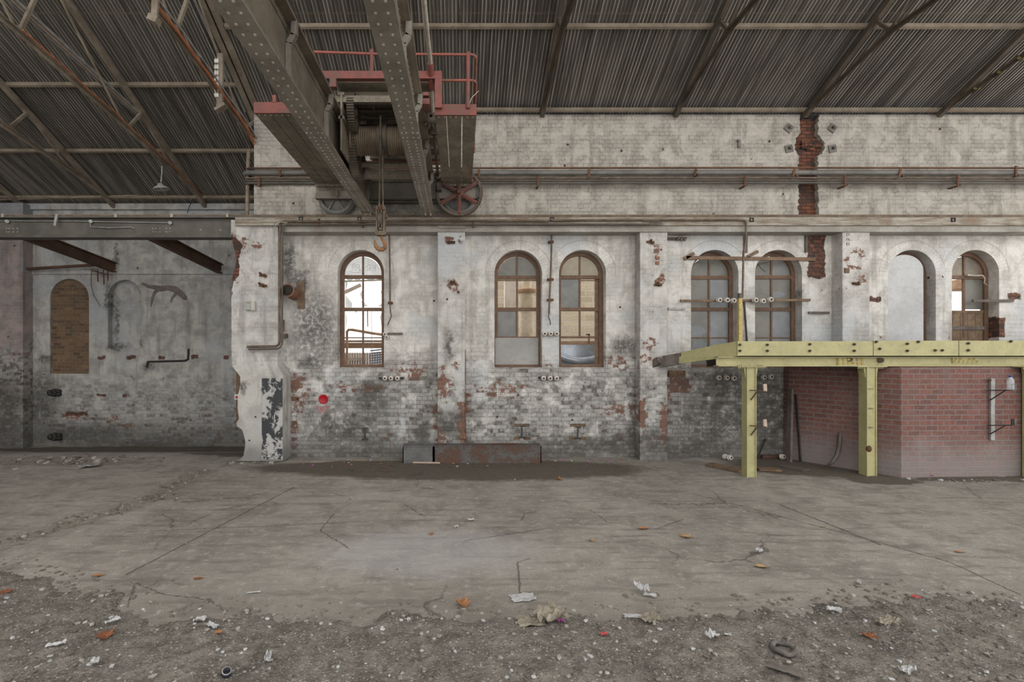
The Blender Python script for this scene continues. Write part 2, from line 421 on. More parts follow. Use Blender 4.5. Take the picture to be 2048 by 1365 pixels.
M['out_brick'] = old_brick('sunlit_outside_brick', (.60, .52, .40), (.42, .35, .25), (.62, .56, .45), row=.26, wid=.62, ms=.03, stain=(.40, .35, .27), var=.4)

def corrugated():
    g = G('corrugated_iron'); p = g.pos(); x, y, z = g.sep(p)
    n = g.noise(p, 1.2, 5, .6); st = g.noise(g.comb(g.mul(x, 7), g.mul(y, .35), 0), 1.3, 5, .6); f = g.noise(p, 30, 4, .6)
    sheet = g.ma('FRACT', g.mul(g.add(x, 40), 1 / .704)); sid = g.ma('FLOOR', g.mul(g.add(x, 40), 1 / .704))
    w = g.n('ShaderNodeTexWhiteNoise', noise_dimensions='1D'); g.put(w.inputs['W'], sid)
    col = g.mix(g.ss(st, .35, .68), (.22, .205, .184), (.105, .097, .085))
    col = g.mix(g.mul(g.ss(n, .5, .7), .5), col, (.13, .12, .11))
    col = g.mix(g.mul(w.outputs[0], .35), col, (.06, .056, .052))
    col = g.mix(g.mul(g.ss(f, .5, .75), .4), col, (.14, .085, .05))
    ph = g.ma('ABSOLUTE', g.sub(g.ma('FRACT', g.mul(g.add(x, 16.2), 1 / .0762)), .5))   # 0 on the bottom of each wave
    worn = g.mul(g.ss(ph, .13, .05), g.add(g.ss(st, .62, .40), g.mul(w.outputs[0], .35)))  # painted highlight: a paler line along the bottom of each wave
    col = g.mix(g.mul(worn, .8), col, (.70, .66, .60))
    lap = g.ma('ABSOLUTE', g.sub(y, 10.25)); col = g.mix(g.mul(g.ss(lap, .03, .0), .5), col, (.3, .24, .18))
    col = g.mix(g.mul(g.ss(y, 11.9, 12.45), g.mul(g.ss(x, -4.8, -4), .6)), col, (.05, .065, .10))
    return g.out(col, .34, .5, g.bump(f, .08, .006), .4)
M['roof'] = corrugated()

def floor_mat():
    g = G('worn_concrete_slab'); p = g.pos(); x, y, z = g.sep(p)
    n1 = g.noise(p, .35, 4, .6); n2 = g.noise(p, 1.6, 5, .66, .5); n3 = g.noise(p, 8, 6, .7); n4 = g.noise(p, 60, 3, .6)
    e = g.noise(p, 1.8, 5, .66, col=True); ex, ey, ez = g.sep(g.vm('MULTIPLY', g.vm('SUBTRACT', e, (.5, .5, .5)), (1.0, 1.0, 1.0)))
    col = g.mix(g.ss(n1, .38, .62), (.365, .335, .298), (.285, .26, .23))
    col = g.mix(g.mul(g.ss(n2, .42, .66), .6), col, (.175, .156, .136))
    col = g.mix(g.mul(g.ss(n3, .5, .68), .55), col, (.50, .465, .42))
    col = g.mix(g.mul(g.ss(n4, .5, .66), .55), col, (.13, .116, .10))
    pit = g.mul(g.ss(g.vor(g.comb(x, g.mul(y, 1.25), 0), 9), .13, .05), g.ss(n2, .45, .55)); col = g.mix(g.mul(pit, .75), col, (.07, .06, .052))
    sc = g.noise(g.comb(g.mul(x, .8), g.mul(y, 5), 0), 1.2, 6, .65)
    col = g.mix(g.mul(g.ss(sc, .5, .66), .6), col, (.15, .135, .12))
    u = g.add(x, g.mul(ex, .9)); v = g.add(y, g.mul(ey, .7))
    # damp dark soil along the foot of the wall
    soil = g.ss(g.near(g.comb(u, v, 0), [(.2, 11.15, 4.3, 1.05), (-1.5, 11.3, 3.6, .75), (8.5, 11.4, 2.6, 1.1), (-5, 13.2, 2.4, .8), (-9, 14.9, 6, .55), (11.5, 10.3, 2.6, .26), (8.6, 10.2, .7, .4)]), 1.05, .8)
    col = g.mix(g.mul(soil, .92), col, g.mix(n3, (.05, .042, .034), (.15, .125, .10)))
    # dusty loose earth that has spread from the foreground
    dust = g.ss(g.add(y, g.mul(g.sub(n2, .5), 1.4)), 5.9, 4.9)
    col = g.mix(g.mul(dust, .5), col, (.20, .175, .15))
    grey = g.ell(u, v, -.4, 6.6, 1.9, 1.0, .9)
    col = g.mix(g.mul(grey, .45), col, (.42, .415, .41))
    # cracks and joints
    cu = g.add(x, g.mul(g.sub(n3, .5), .09)); cv = g.add(y, g.mul(g.sub(n3, .5), .16))
    def S(a, b, w):
        A = ground(*a); B = ground(*b); return (A.x, A.y, B.x, B.y, w)
    cr = g.ss(g.nearseg(g.comb(cu, cv, 0), [S((249, 1152), (590, 974), .022), S((1040, 1190), (1035, 1125), .016), S((1035, 1125), (1060, 1118), .012), S((930, 1082), (1105, 1056), .013), S((250, 1065), (690, 1046), .014), S((640, 1062), (668, 1028), .014), S((640, 1062), (700, 1098), .014),
                 S((265, 1164), (330, 1190), .014), S((330, 1190), (420, 1200), .014), S((420, 1200), (450, 1222), .014), S((1375, 985), (1700, 1070), .02), S((1700, 1070), (1900, 1125), .02), S((1900, 1125), (2040, 1190), .02), S((810, 1010), (850, 1035), .013), S((1180, 1020), (1215, 1045), .014), S((1215, 1045), (1260, 1050), .014), S((1310, 1060), (1365, 1040), .013), S((270, 1170), (255, 1215), .012), S((1560, 1010), (1760, 1090), .03), S((1440, 1060), (1560, 1072), .012)]), 1.0, .45)
    vc = g.ss(g.vor(g.vm('ADD', p, g.vm('MULTIPLY', e, (.5, .5, .5))), .42, 'DISTANCE_TO_EDGE'), .010, .002)
    cr = g.mx(cr, g.mul(vc, g.ss(n1, .5, .6)))
    col = g.mix(g.mul(cr, .68), col, (.06, .052, .045))
    # broken-out groove of an old track
    gr = g.mx(g.ss(g.nearseg(g.comb(u, v, 0), [(-6.45, 6.1, -5.45, 9.0, .30), (-5.5, 8.9, -5.75, 11.0, .34)]), 1.0, .4), g.ss(g.near(g.comb(u, v, 0), [(-9.3, 11.9, 2.2, .45)]), 1.0, .6))
    col = g.mix(g.mul(gr, g.ss(n3, .36, .6)), col, g.mix(n4, (.08, .065, .052), (.40, .35, .29)))
    h = g.add(g.mul(n3, .6), g.add(g.mul(n4, .22), g.mul(n2, .8)))
    h = g.sub(h, g.mul(gr, g.add(.5, g.mul(n3, 1.6))))
    return g.out(col, .86, 0, g.bump(h, .8, .03), .25)
M['floor'] = floor_mat()

def dirt_mat():
    g = G('loose_rubbly_earth'); p = g.pos(); x, y, z = g.sep(p)
    n1 = g.noise(p, .9, 5, .6); n2 = g.noise(p, 5, 7, .7, .5); n3 = g.noise(p, 26, 6, .7); v = g.vor(p, 34); per = g.sep(g.vor(p, 34, out='Color'))[0]
    v2 = g.vor(p, 75); per2 = g.sep(g.vor(p, 75, out='Color'))[1]
    col = g.mix(g.ss(n2, .36, .64), (.235, .21, .182), (.125, .11, .095))
    col = g.mix(g.mul(g.ss(n1, .52, .68), .6), col, (.085, .075, .066))
    col = g.mix(g.mul(g.ss(n3, .5, .66), .6), col, (.33, .30, .265))
    col = g.mix(g.mul(g.ss(per, .86, .9), g.ss(v, .45, .3)), col, (.36, .34, .31))
    col = g.mix(g.mul(g.ss(per2, .9, .93), g.ss(v2, .45, .3)), col, (.42, .41, .40))
    h = g.add(g.mul(n2, 1.0), g.add(g.mul(n3, .6), g.mul(g.ss(v, .5, 0), .35)))
    return g.out(col, .9, 0, g.bump(h, .9, .03), .2)
M['dirt'] = dirt_mat()

def ledge_mat():
    g = G('weathered_ledge_render'); p = g.pos(); x, y, z = g.sep(p)
    n = g.noise(p, 1.6, 5, .62, .3); f = g.noise(p, 16, 6, .68); s1 = g.noise(g.comb(g.mul(x, 1.1), y, g.mul(z, 14)), 1.3, 6, .68, .4)
    col = g.mix(g.ss(n, .36, .64), (.42, .385, .33), (.27, .235, .19))
    col = g.mix(g.mul(g.ss(s1, .48, .62), .75), col, (.19, .145, .105)); col = g.mix(g.mul(g.ss(s1, .42, .34), .6), col, (.50, .47, .42))
    col = g.mix(g.mul(g.ss(g.add(g.mul(n, .5), g.mul(f, .5)), .54, .62), .6), col, (.30, .17, .105))
    col = g.mix(g.ss(f, .66, .72), col, (.07, .055, .045))
    return g.out(col, .85, 0, g.bump(g.add(g.mul(s1, 1.2), g.mul(f, .7)), .9, .02), .25)
M['ledge'] = ledge_mat()

def steel(name, c1, c2, rust=(.12, .055, .03), amt=.5, rough=.6, metal=.3):
    g = G(name); p = g.pos()
    n = g.noise(p, 2.2, 6, .62, .3); f = g.noise(p, 22, 6, .68); s2 = g.noise(p, 6, 6, .66)
    col = g.mix(g.ss(n, .34, .66), c1, c2)
    col = g.mix(g.mul(g.ss(g.add(g.mul(s2, .6), g.mul(f, .4)), .5, .66), amt), col, rust)
    col = g.mix(g.mul(g.ss(f, .55, .75), .3), col, tuple(k * .5 for k in c2))
    return g.out(col, rough, metal, g.bump(g.add(f, s2), .25, .008), .35)
M['girder'] = steel('dusty_grey_girder_steel', (.31, .285, .245), (.215, .196, .166), (.15, .11, .075), .45, .65, .1)
M['girder_dark'] = steel('dark_girder_web_steel', (.32, .275, .22), (.21, .18, .142), (.19, .135, .09), .5, .7, .1)
M['girder_old'] = steel('blackened_girder_steel', (.125, .115, .10), (.08, .073, .063), (.11, .08, .055), .4, .6, .1)
M['rivet'] = steel('rubbed_rivet_steel', (.42, .39, .33), (.30, .275, .23), (.24, .18, .12), .4, .5, .15)
M['truss'] = steel('dusty_truss_steel', (.30, .25, .195), (.185, .152, .115), (.14, .088, .054), .5, .75, .1)
M['truss_dark'] = steel('sooty_truss_steel', (.13, .105, .08), (.075, .062, .047), (.10, .065, .04), .5, .75, .1)
M['purlin'] = steel('dusty_purlin_steel', (.27, .225, .17), (.17, .138, .102), (.15, .09, .052), .5, .8, .05)
M['red'] = plain('faded_red_oxide_paint', (.25, .085, .072), (.155, .062, .053), 3, .65, 0, .25, 20, c3=(.15, .105, .085), c3lo=.57, c3hi=.64)
M['red_bright'] = plain('red_rail_paint', (.34, .105, .08), (.24, .085, .065), 5, .6, 0, .2, 20, c3=(.16, .1, .08), c3lo=.6, c3hi=.66)
M['walk'] = plain('oily_walkway_boards', (.30, .26, .20), (.15, .13, .10), 3, .8, 0, .4, 16, c3=(.26, .235, .19), c3lo=.57, c3hi=.66)
M['grease'] = plain('greasy_black_iron', (.15, .125, .095), (.075, .063, .05), 4, .5, .1, .3, 20, c3=(.17, .135, .09), c3lo=.6, c3hi=.7)
M['drum'] = plain('greased_rope_drum', (.30, .24, .175), (.19, .15, .11), 3, .6, .1, .2, 20)
M['rope'] = plain('old_wire_rope', (.14, .115, .085), (.08, .066, .05), 8, .7, .2, .5, 90)
M['hook'] = plain('rusty_ochre_hook_iron', (.33, .175, .085), (.20, .11, .06), 5, .7, .1, .4, 22, c3=(.10, .06, .04), c3lo=.6, c3hi=.68)
M['block'] = plain('brown_block_iron', (.19, .15, .105), (.11, .085, .06), 6, .65, .2, .3, 22, c3=(.16, .075, .04), c3lo=.58, c3hi=.66)
M['wheel_grey'] = plain('grey_painted_wheel', (.26, .255, .245), (.19, .185, .175), 4, .6, .1, .25, 20)
M['gear'] = steel('worn_gear_iron', (.14, .11, .085), (.085, .066, .05), (.17, .075, .05), .6, .6, .2)
M['pipe_grey'] = steel('grey_service_pipe', (.21, .20, .185), (.145, .136, .122), (.14, .085, .05), .55, .6, .2)
M['pipe_dark'] = steel('dark_service_pipe', (.14, .128, .112), (.09, .08, .07), (.15, .075, .04), .6, .65, .2)
M['rust'] = steel('rusty_iron', (.17, .082, .045), (.09, .047, .028), (.065, .04, .028), .5, .8, .1)
M['rust_beam'] = steel('rusty_beam_iron', (.12, .066, .045), (.07, .04, .028), (.16, .09, .055), .5, .75, .15)
M['conduit'] = plain('rusting_conduit', (.20, .15, .11), (.115, .08, .055), 5, .6, .2, .2, 22)
M['galv'] = plain('galvanised_conduit', (.40, .40, .39), (.28, .275, .265), 5, .5, .3, .15, 22)
M['frame'] = plain('brown_window_timber', (.195, .118, .078), (.125, .074, .05), 6, .65, 0, .3, 26, c3=(.20, .13, .09), c3lo=.6, c3hi=.68)
M['batten'] = plain('bare_brown_batten', (.235, .155, .105), (.16, .105, .072), 6, .75, 0, .3, 26)
M['timber_grey'] = plain('weathered_grey_timber', (.19, .165, .145), (.115, .098, .086), 4, .85, 0, .4, 22)
M['timber_pale'] = plain('pale_timber_offcut', (.55, .43, .36), (.45, .35, .29), 6, .8, 0, .2, 22)
M['timber_door'] = plain('old_board_timber', (.24, .165, .105), (.14, .092, .06), 5, .75, 0, .3, 22)
M['yellow'] = plain('pale_yellow_gloss_paint', (.455, .42, .215), (.375, .345, .18), 2.5, .5, 0, .12, 14, c3=(.30, .25, .12), c3lo=.66, c3hi=.74, spec=.4)
M['yellow_deep'] = plain('ochre_yellow_paint', (.54, .41, .13), (.42, .32, .10), 5, .55, 0, .15, 18, c3=(.35, .33, .28), c3lo=.64, c3hi=.7)
M['bolt'] = plain('dark_bolt_heads', (.11, .09, .06), (.06, .05, .035), 8, .6, .3, .2, 40)
M['soffit'] = plain('dark_deck_timber', (.06, .05, .042), (.035, .03, .026), 4, .85, 0, .3, 20)
M['panel_white'] = plain('white_painted_board', (.56, .565, .57), (.47, .475, .48), 1.5, .7, 0, .1, 12)
M['plywood'] = plain('grey_sheet_panel', (.37, .365, .35), (.31, .305, .295), 1.2, .7, 0, .08, 12)
M['porcelain'] = plain('white_porcelain', (.72, .69, .64), (.60, .57, .52), 8, .35, 0, .1, 30, spec=.5, local=True)
M['porcelain_core'] = plain('brown_insulator_core', (.16, .08, .06), (.08, .045, .035), 8, .6, 0, .1, 30)
M['clay'] = plain('terracotta_pipe', (.30, .15, .09), (.20, .105, .07), 5, .8, 0, .3, 22)
M['hole'] = plain('sooty_pipe_bore', (.05, .04, .033), (.03, .025, .02), 5, .9, 0, .2, 22)
M['trough'] = plain('rust_and_grey_trough_steel', (.125, .12, .115), (.075, .07, .066), 1.8, .75, .1, .35, 16, c3=(.12, .062, .042), c3lo=.52, c3hi=.62)
M['trough_grey'] = plain('grey_trough_steel', (.15, .15, .148), (.10, .10, .098), 2.5, .7, .1, .3, 16)
M['sign_red'] = plain('bright_red_enamel', (.42, .012, .022), (.33, .012, .02), 6, .4, 0, .05, 30)
M['sign_faded'] = plain('flaking_red_paint', (.36, .15, .14), (.30, .20, .19), 14, .8, 0, .2, 30, c3=(.33, .31, .29), c3lo=.56, c3hi=.62)
M['box_grey'] = plain('pale_grey_switch_enamel', (.40, .41, .38), (.34, .35, .33), 4, .5, 0, .08, 20)
M['box_cream'] = plain('cream_switch_side', (.55, .53, .46), (.48, .46, .40), 4, .5, 0, .08, 20)
M['lamp'] = plain('dusty_enamel_lamp', (.50, .48, .45), (.38, .36, .33), 5, .5, .05, .1, 20)
M['cable_orange'] = plain('orange_cable', (.62, .22, .09), (.48, .16, .07), 5, .6, 0, .1, 20)
M['cable_pale'] = plain('pale_cable', (.55, .50, .42), (.42, .38, .32), 5, .6, 0, .1, 20)
M['iron_hook_dark'] = plain('dark_iron_strap', (.05, .045, .042), (.03, .028, .026), 5, .6, .3, .2, 20)
M['leaf'] = plain('dry_orange_leaf', (.40, .19, .08), (.26, .12, .055), 18, .7, 0, .3, 60, local=True)
M['leaf_tan'] = plain('dry_tan_leaf', (.42, .29, .15), (.30, .19, .09), 18, .7, 0, .3, 60, local=True)
M['leaf_rust'] = plain('rust_brown_leaf', (.28, .105, .045), (.18, .07, .035), 18, .7, 0, .3, 60, local=True)
M['paper'] = plain('crumpled_white_paper', (.52, .52, .525), (.36, .36, .36), 14, .8, 0, .2, 40, local=True)
M['rag'] = plain('dirty_tan_sacking', (.33, .29, .225), (.20, .175, .14), 12, .85, 0, .5, 40, local=True)
M['stone'] = plain('pale_stone_chip', (.38, .36, .325), (.24, .225, .20), 14, .85, 0, .4, 40, local=True)
M['stone_dark'] = plain('grey_brown_clod', (.20, .175, .15), (.13, .112, .096), 14, .9, 0, .5, 40, local=True)
M['pink'] = plain('magenta_scrap', (.55, .12, .40), (.42, .10, .32), 14, .7, 0, .1, 40, local=True)
M['red_scrap'] = plain('red_plastic_scrap', (.50, .08, .08), (.38, .07, .07), 14, .6, 0, .1, 40, local=True)
M['tyre'] = plain('dusty_rubber_ring', (.17, .155, .14), (.10, .09, .08), 14, .9, 0, .4, 40, local=True)

def glass(name, col, alpha, rough=.35, tint=None):
    g = G(name); p = g.pos(); n = g.noise(p, 2.5, 6, .62, .4); f = g.noise(p, 20, 5, .6)
    c = g.mix(g.ss(n, .35, .65), col, tint or tuple(k * .72 for k in col))
    a = g.add(alpha, g.mul(g.sub(n, .5), .25 if alpha < .9 else 0), True)
    return g.out(c, rough, 0, g.bump(f, .03, .005), .5, alpha=a)
M['glass_grey'] = glass('dirty_grey_glass', (.20, .20, .19), .93, .3)
M['glass_cool'] = glass('frosted_cool_glass', (.215, .225, .235), .93, .35, (.165, .175, .185))
M['glass_olive'] = glass('dirty_olive_glass', (.17, .165, .14), .95, .3)
M['glass_tan'] = glass('grimy_amber_glass', (.42, .36, .26), .8, .3)
M['glass_thin'] = glass('cobwebbed_glass', (.36, .35, .33), .55, .25)
M['glass_dark'] = glass('dark_marbled_glass', (.14, .115, .09), .9, .25, (.28, .22, .15))
def clear_plastic():
    g = G('clear_bottle_plastic'); return g.out((.75, .8, .84), .1, 0, None, .6, .38)
M['bottle'] = clear_plastic()
M['band'] = plain('faded_band_paint', (.20, .165, .055), (.13, .105, .04), 5, .7, 0, .1, 20)
M['can'] = plain('dark_can', (.025, .028, .045), (.02, .02, .03), 8, .5, 0, .1, 40)
M['cap_blue'] = plain('blue_bottle_cap', (.03, .07, .35), (.03, .06, .28), 8, .4, 0, .05, 40)
M['ground'] = plain('outside_yard_ground', (.33, .29, .235), (.24, .21, .17), 1.5, .9, 0, .3, 8)
M['outside_rust'] = plain('outside_rusty_steel', (.55, .37, .25), (.40, .26, .17), 4, .8, 0, .2, 18)
M['outside_pale'] = plain('outside_pale_sheet', (.68, .61, .54), (.55, .48, .42), 3, .8, 0, .2, 18)
M['outside_blue'] = plain('outside_blue_sheet', (.32, .38, .50), (.25, .30, .42), 3, .6, 0, .2, 18)
M['standpipe'] = plain('outside_pale_pipe', (.66, .58, .45), (.46, .38, .27), 2.5, .7, 0, .2, 14)
M['tank'] = plain('shiny_tank_end', (.42, .46, .52), (.30, .33, .38), 2.5, .3, .5, .1, 14)
# ---------------------------------------------------------------- the setting
def roof_z(y): return 14.35 - .467 * y
YW = 12.4      # lower wall plane

def floor_z(x, y):
    """the slab falls away inside the annex on the left"""
    if x < -4.0 and y > 12.6:
        t = min(1, (y - 12.6) / 2.2); f = min(1, (-4.0 - x) / .9)
        return -.30 * t * t * (3 - 2 * t) * f
    return 0.0

mb = MB()
xs = [-16 + .8 * i for i in range(15)] + [-4.0 + .5 * i for i in range(2)] + [-3 + 1.5 * i for i in range(16)]
xs = sorted(set(xs)); ys = [-10 + 1.5 * i for i in range(15)] + [12.6 + .2 * i for i in range(16)]
ys = sorted(set(ys))
vv = [(x, y, floor_z(x, y)) for y in ys for x in xs]
n = len(xs); ff = []
for j in range(len(ys) - 1):
    for i in range(n - 1):
        if ys[j] >= 12.55 and xs[i] >= -4.1: continue
        ff.append((j * n + i, j * n + i + 1, (j + 1) * n + i + 1, (j + 1) * n + i))
mb.add(vv, ff, True)
b0 = len(mb.v)
mb.box(-16, 19, -10, 12.55, -.9, -.6)
struct(mb, 'floor', M['floor'], 'worn concrete floor slab with cracks and damp earth patches', 'floor')

# main back wall with seven arched openings
def arch_wall(mb, x0, x1, z0, z1, y, wins, back=False, depth=.38):
    def quad(a, b, c, d):
        f = [a, b, c, d]
        if back: f = f[::-1]
        mb.add([(q[0], y, q[1]) for q in f], [(0, 1, 2, 3)])
    cx = x0
    for a, b in wins:
        quad((cx, z0), (a, z0), (a, z1), (cx, z1))
        quad((a, z0), (b, z0), (b, WSILL), (a, WSILL))
        r = (b - a) / 2; m = (a + b) / 2; sp = WTOP - r; N = 28
        pt = [(m - r * math.cos(PI * i / N), sp + r * math.sin(PI * i / N)) for i in range(N + 1)]
        for i in range(N):
            quad(pt[i], pt[i + 1], (pt[i + 1][0], z1), (pt[i][0], z1))
        if not back:
            loop = [(a, WSILL)] + pt + [(b, WSILL)]
            for i in range(len(loop)):
                p, q = loop[i], loop[(i + 1) % len(loop)]
                mb.add([(p[0], y, p[1]), (q[0], y, q[1]), (q[0], y + depth, q[1]), (p[0], y + depth, p[1])], [(3, 2, 1, 0)])
        cx = b
    quad((cx, z0), (x1, z0), (x1, z1), (cx, z1))
mb = MB()
arch_wall(mb, -5.0, 16.2, -.6, 5.95, YW, WIN)
arch_wall(mb, -5.0, 16.2, -.6, 5.95, YW + .38, WIN, True)
mb.add([(-5.0, YW, -.6), (-5.0, YW, 5.95), (-5.0, YW + .38, 5.95), (-5.0, YW + .38, -.6)], [(3, 2, 1, 0)])
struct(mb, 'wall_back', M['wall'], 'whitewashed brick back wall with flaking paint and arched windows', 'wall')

# upper wall: two lengths with ragged edges either side of a bricked chase
YU = 12.45
mb = MB()
rr = random.Random(3)
def ragged(side):
    pts = []; z = 5.9
    while z < 8.5:
        py = 703 - (z - CAMZ) * 1000 / YU
        e = 1600 if side < 0 else 1637
        if 272 < py < 312: e += side * 11 * math.sqrt(max(0, 1 - ((py - 292) / 20) ** 2))
        if py > 312: e += -1 if side > 0 else -3
        pts.append((FX(e + rr.uniform(-2.2, 2.2), YU), z)); z += .055
    pts.append((pts[-1][0], 8.53))
    return pts
L_, R_ = ragged(-1), ragged(1)
TOPZ = 8.53
for (pts, xe, rev) in ((L_, -4.95, False), (R_, 16.2, True)):
    for i in range(len(pts) - 1):
        a, b = pts[i], pts[i + 1]
        f = [(xe, YU, a[1]), (a[0], YU, a[1]), (b[0], YU, b[1]), (xe, YU, b[1])]
        mb.add(f[::-1] if rev else f, [(0, 1, 2, 3)])
        s2 = [(a[0], YU, a[1]), (a[0], YU + .12, a[1]), (b[0], YU + .12, b[1]), (b[0], YU, b[1])]
        mb.add(s2[::-1] if rev else s2, [(0, 1, 2, 3)])
mb.box(-4.95, 16.2, YU + .30, YU + .38, 5.9, TOPZ)
mb.add([(-4.95, YU, 5.9), (-4.95, YU, TOPZ), (-4.95, YU + .38, TOPZ), (-4.95, YU + .38, 5.9)], [(3, 2, 1, 0)])
mb.add([(-4.95, YU, TOPZ), (16.2, YU, TOPZ), (16.2, YU + .38, TOPZ), (-4.95, YU + .38, TOPZ)], [(0, 1, 2, 3)])
struct(mb, 'wall_back_upper', M['upper_wall'], 'grimy painted brick wall above the crane ledge', 'wall')
mb = MB().box(FX(1585, YU), FX(1652, YU), YU + .12, YU + .2, 5.9, 8.46)
# a lump of broken masonry where the chase widens
c = P(1619, 290, YU + .1)
for i in range(12):
    a = rr.uniform(0, 6.28); q = c + Vector((math.cos(a) * rr.uniform(.05, .3), rr.uniform(-.05, .03), math.sin(a) * rr.uniform(.02, .14)))
    mb.box(q.x - .1, q.x + .1, q.y - .03, q.y + .1, q.z - .035, q.z + .035)
struct(mb, 'trim_1', M['dark_brick'], 'vertical chase of bare rusty brick in the upper wall', 'chase')

# pier that ends the upper wall on the left
mb = MB(); YP = 12.3
mb.box(FX(508, YP), FX(742, YP), YP, YU + .3, 5.84, 8.57)
struct(mb, 'wall_back_end', M['upper_wall'], 'squared brick end of the upper wall beside the annex roof', 'wall')

# ledge that carries the crane rail
mb = MB(); YL = 11.95
mb.box(FX(470, YL), 16.2, YL, YU + .05, FZ(451, YL), 5.835)
o = struct(mb, 'trim_2', M['ledge'], 'weathered rendered ledge under the crane rail', 'ledge')
mb = MB()
mb.box(FX(558, YL), 16.2, YL + .05, YU + .05, FZ(463, YL), FZ(450.9, YL))
mb.hexa([(FX(875, YL), YL + .01, FZ(456, YL)), (FX(931, YL), YL + .01, FZ(456, YL)), (FX(931, YL), YU, FZ(456, YL)), (FX(875, YL), YU, FZ(456, YL))],
        [(FX(875, YL), YL + .01, FZ(450.9, YL)), (FX(931, YL), YL + .01, FZ(450.9, YL)), (FX(931, YL), YU, FZ(450.9, YL)), (FX(875, YL), YU, FZ(450.9, YL))])
struct(mb, 'trim_3', M['ledge_soffit'], 'pale lip along the underside of the ledge', 'ledge')

# pilasters
YP = 12.04
for px0, px1, lab in ((875, 930, 'flat whitewashed brick pilaster right of the crane hook'), (1280, 1335, 'whitewashed brick pilaster by the sloping platform end'), (1685, 1740, 'whitewashed brick pilaster with knocked-out bricks above the platform')):
    mb = MB()
    x0, x1 = FX(px0, YP), FX(px1, YP); z1 = FZ(457, YP); b = .014
    mb.prism([(x0, YW + .02, -.3), (x0, YP + b, -.3), (x0 + b, YP, -.3), (x1 - b, YP, -.3), (x1, YP + b, -.3), (x1, YW + .02, -.3)], (0, 0, z1 + .3))
    struct(mb, 'pilaster', M['pilaster'], lab, 'pilaster', True)

# broken end pier: upper brick part with a ragged left edge, splayed plastered foot
mb = MB(); rr = random.Random(11)
left = []
for py in range(440, 734, 5):
    e = 462
    if 478 < py < 600: e = 464 + 5 * math.exp(-((py - 520) / 30) ** 2) * 2 + rr.uniform(-1.5, 2.5)
    elif py >= 600: e = 463 + rr.uniform(-.5, .5)
    left.append((FX(e, YP), FZ(py, YP)))
xr = FX(556, YP); zt = FZ(440, YP); zb = FZ(731, YP)
left[-1] = (left[-1][0], zb)
poly = [(a, YP, b) for a, b in left] + [(xr, YP, zb), (xr, YP, zt)]
mb.prism(poly, (0, .95, 0))
struct(mb, 'pilaster', M['pilaster'], 'broken whitewashed end pier with ragged left edge beside the annex', 'pilaster', True)
mb = MB()
YF = 11.86
outl = [(480, 753), (481, 770), (476, 790), (475, 815), (478, 838), (473, 846), (474, 853), (484, 860), (488, 872), (491, 886), (489, 900), (487, 912), (480, 919), (470, 923), (566, 923), (566, 753)]
fr = [(FX(a, YF) + .0, YF, FZ(b, YF)) for a, b in outl]
bk = [(a, YF + .75, c_) for a, b, c_ in fr]
mb.prism(fr, (0, .75, 0))
xa, xb = FX(480, YF), FX(566, YF); z0 = FZ(753, YF)
mb.hexa([(xa, YF, z0), (xb, YF, z0), (xb, YF + .9, z0), (xa, YF + .9, z0)], [(FX(463, YP), YP, zb), (xr, YP, zb), (xr, YP + .8, zb), (FX(463, YP), YP + .8, zb)])
struct(mb, 'pilaster_foot', M['plaster'], 'cracked plastered foot of the broken end pier with black peeling patch', 'pilaster', True)
mb = MB().box(FX(472, 12.1), FX(560, 12.1), 12.1, 12.9, FZ(852, 12.1), FZ(735, 12.1))
struct(mb, 'pilaster_core', M['brown_brick'], 'bare brick core showing left of the plastered pier foot', 'pilaster')
# black peeling paint panel on the foot
gm = G('peeling_black_paint'); p = gm.pos(); n3 = gm.noise(p, 4, 7, .68, .6); n2_ = gm.noise(p, 30, 5, .6)
M['black_peel'] = gm.out(gm.mix(gm.ss(n3, .49, .53), gm.mix(n2_, (.055, .06, .065), (.035, .038, .04)), gm.mix(n2_, (.52, .51, .50), (.38, .375, .37))), .6, 0, gm.bump(gm.ss(n3, .47, .53), .5, .012), .3)
mb = MB().box(FX(524, YF), FX(565.3, YF), YF - .012, YF + .02, FZ(919, YF), FZ(757, YF))
struct(mb, 'trim_4', M['black_peel'], 'strip of black and white peeling paint on the pier foot', 'paint')

rr = random.Random(5); pa = []; pb = []
for py in range(474, 566, 4):
    w_ = 13 * math.exp(-((py - 492) / 14) ** 2) + 7 * math.exp(-((py - 545) / 16) ** 2) + 2.5
    e = 464 + 5 * math.exp(-((py - 520) / 30) ** 2) * 2
    pa.append((FX(e - 1.5, 12.03), 12.03, FZ(py, 12.03))); pb.append((FX(e + w_ + rr.uniform(-2, 2), 12.03), 12.03, FZ(py, 12.03)))
mb = MB()
for i in range(len(pa) - 1):
    mb.hexa([pa[i], pb[i], (pb[i][0], 12.06, pb[i][2]), (pa[i][0], 12.06, pa[i][2])], [pa[i + 1], pb[i + 1], (pb[i + 1][0], 12.06, pb[i + 1][2]), (pa[i + 1][0], 12.06, pa[i + 1][2])])
struct(mb, 'trim_8', M['dark_brick'], 'rusty bare brick along the broken edge of the end pier', 'brick', True)

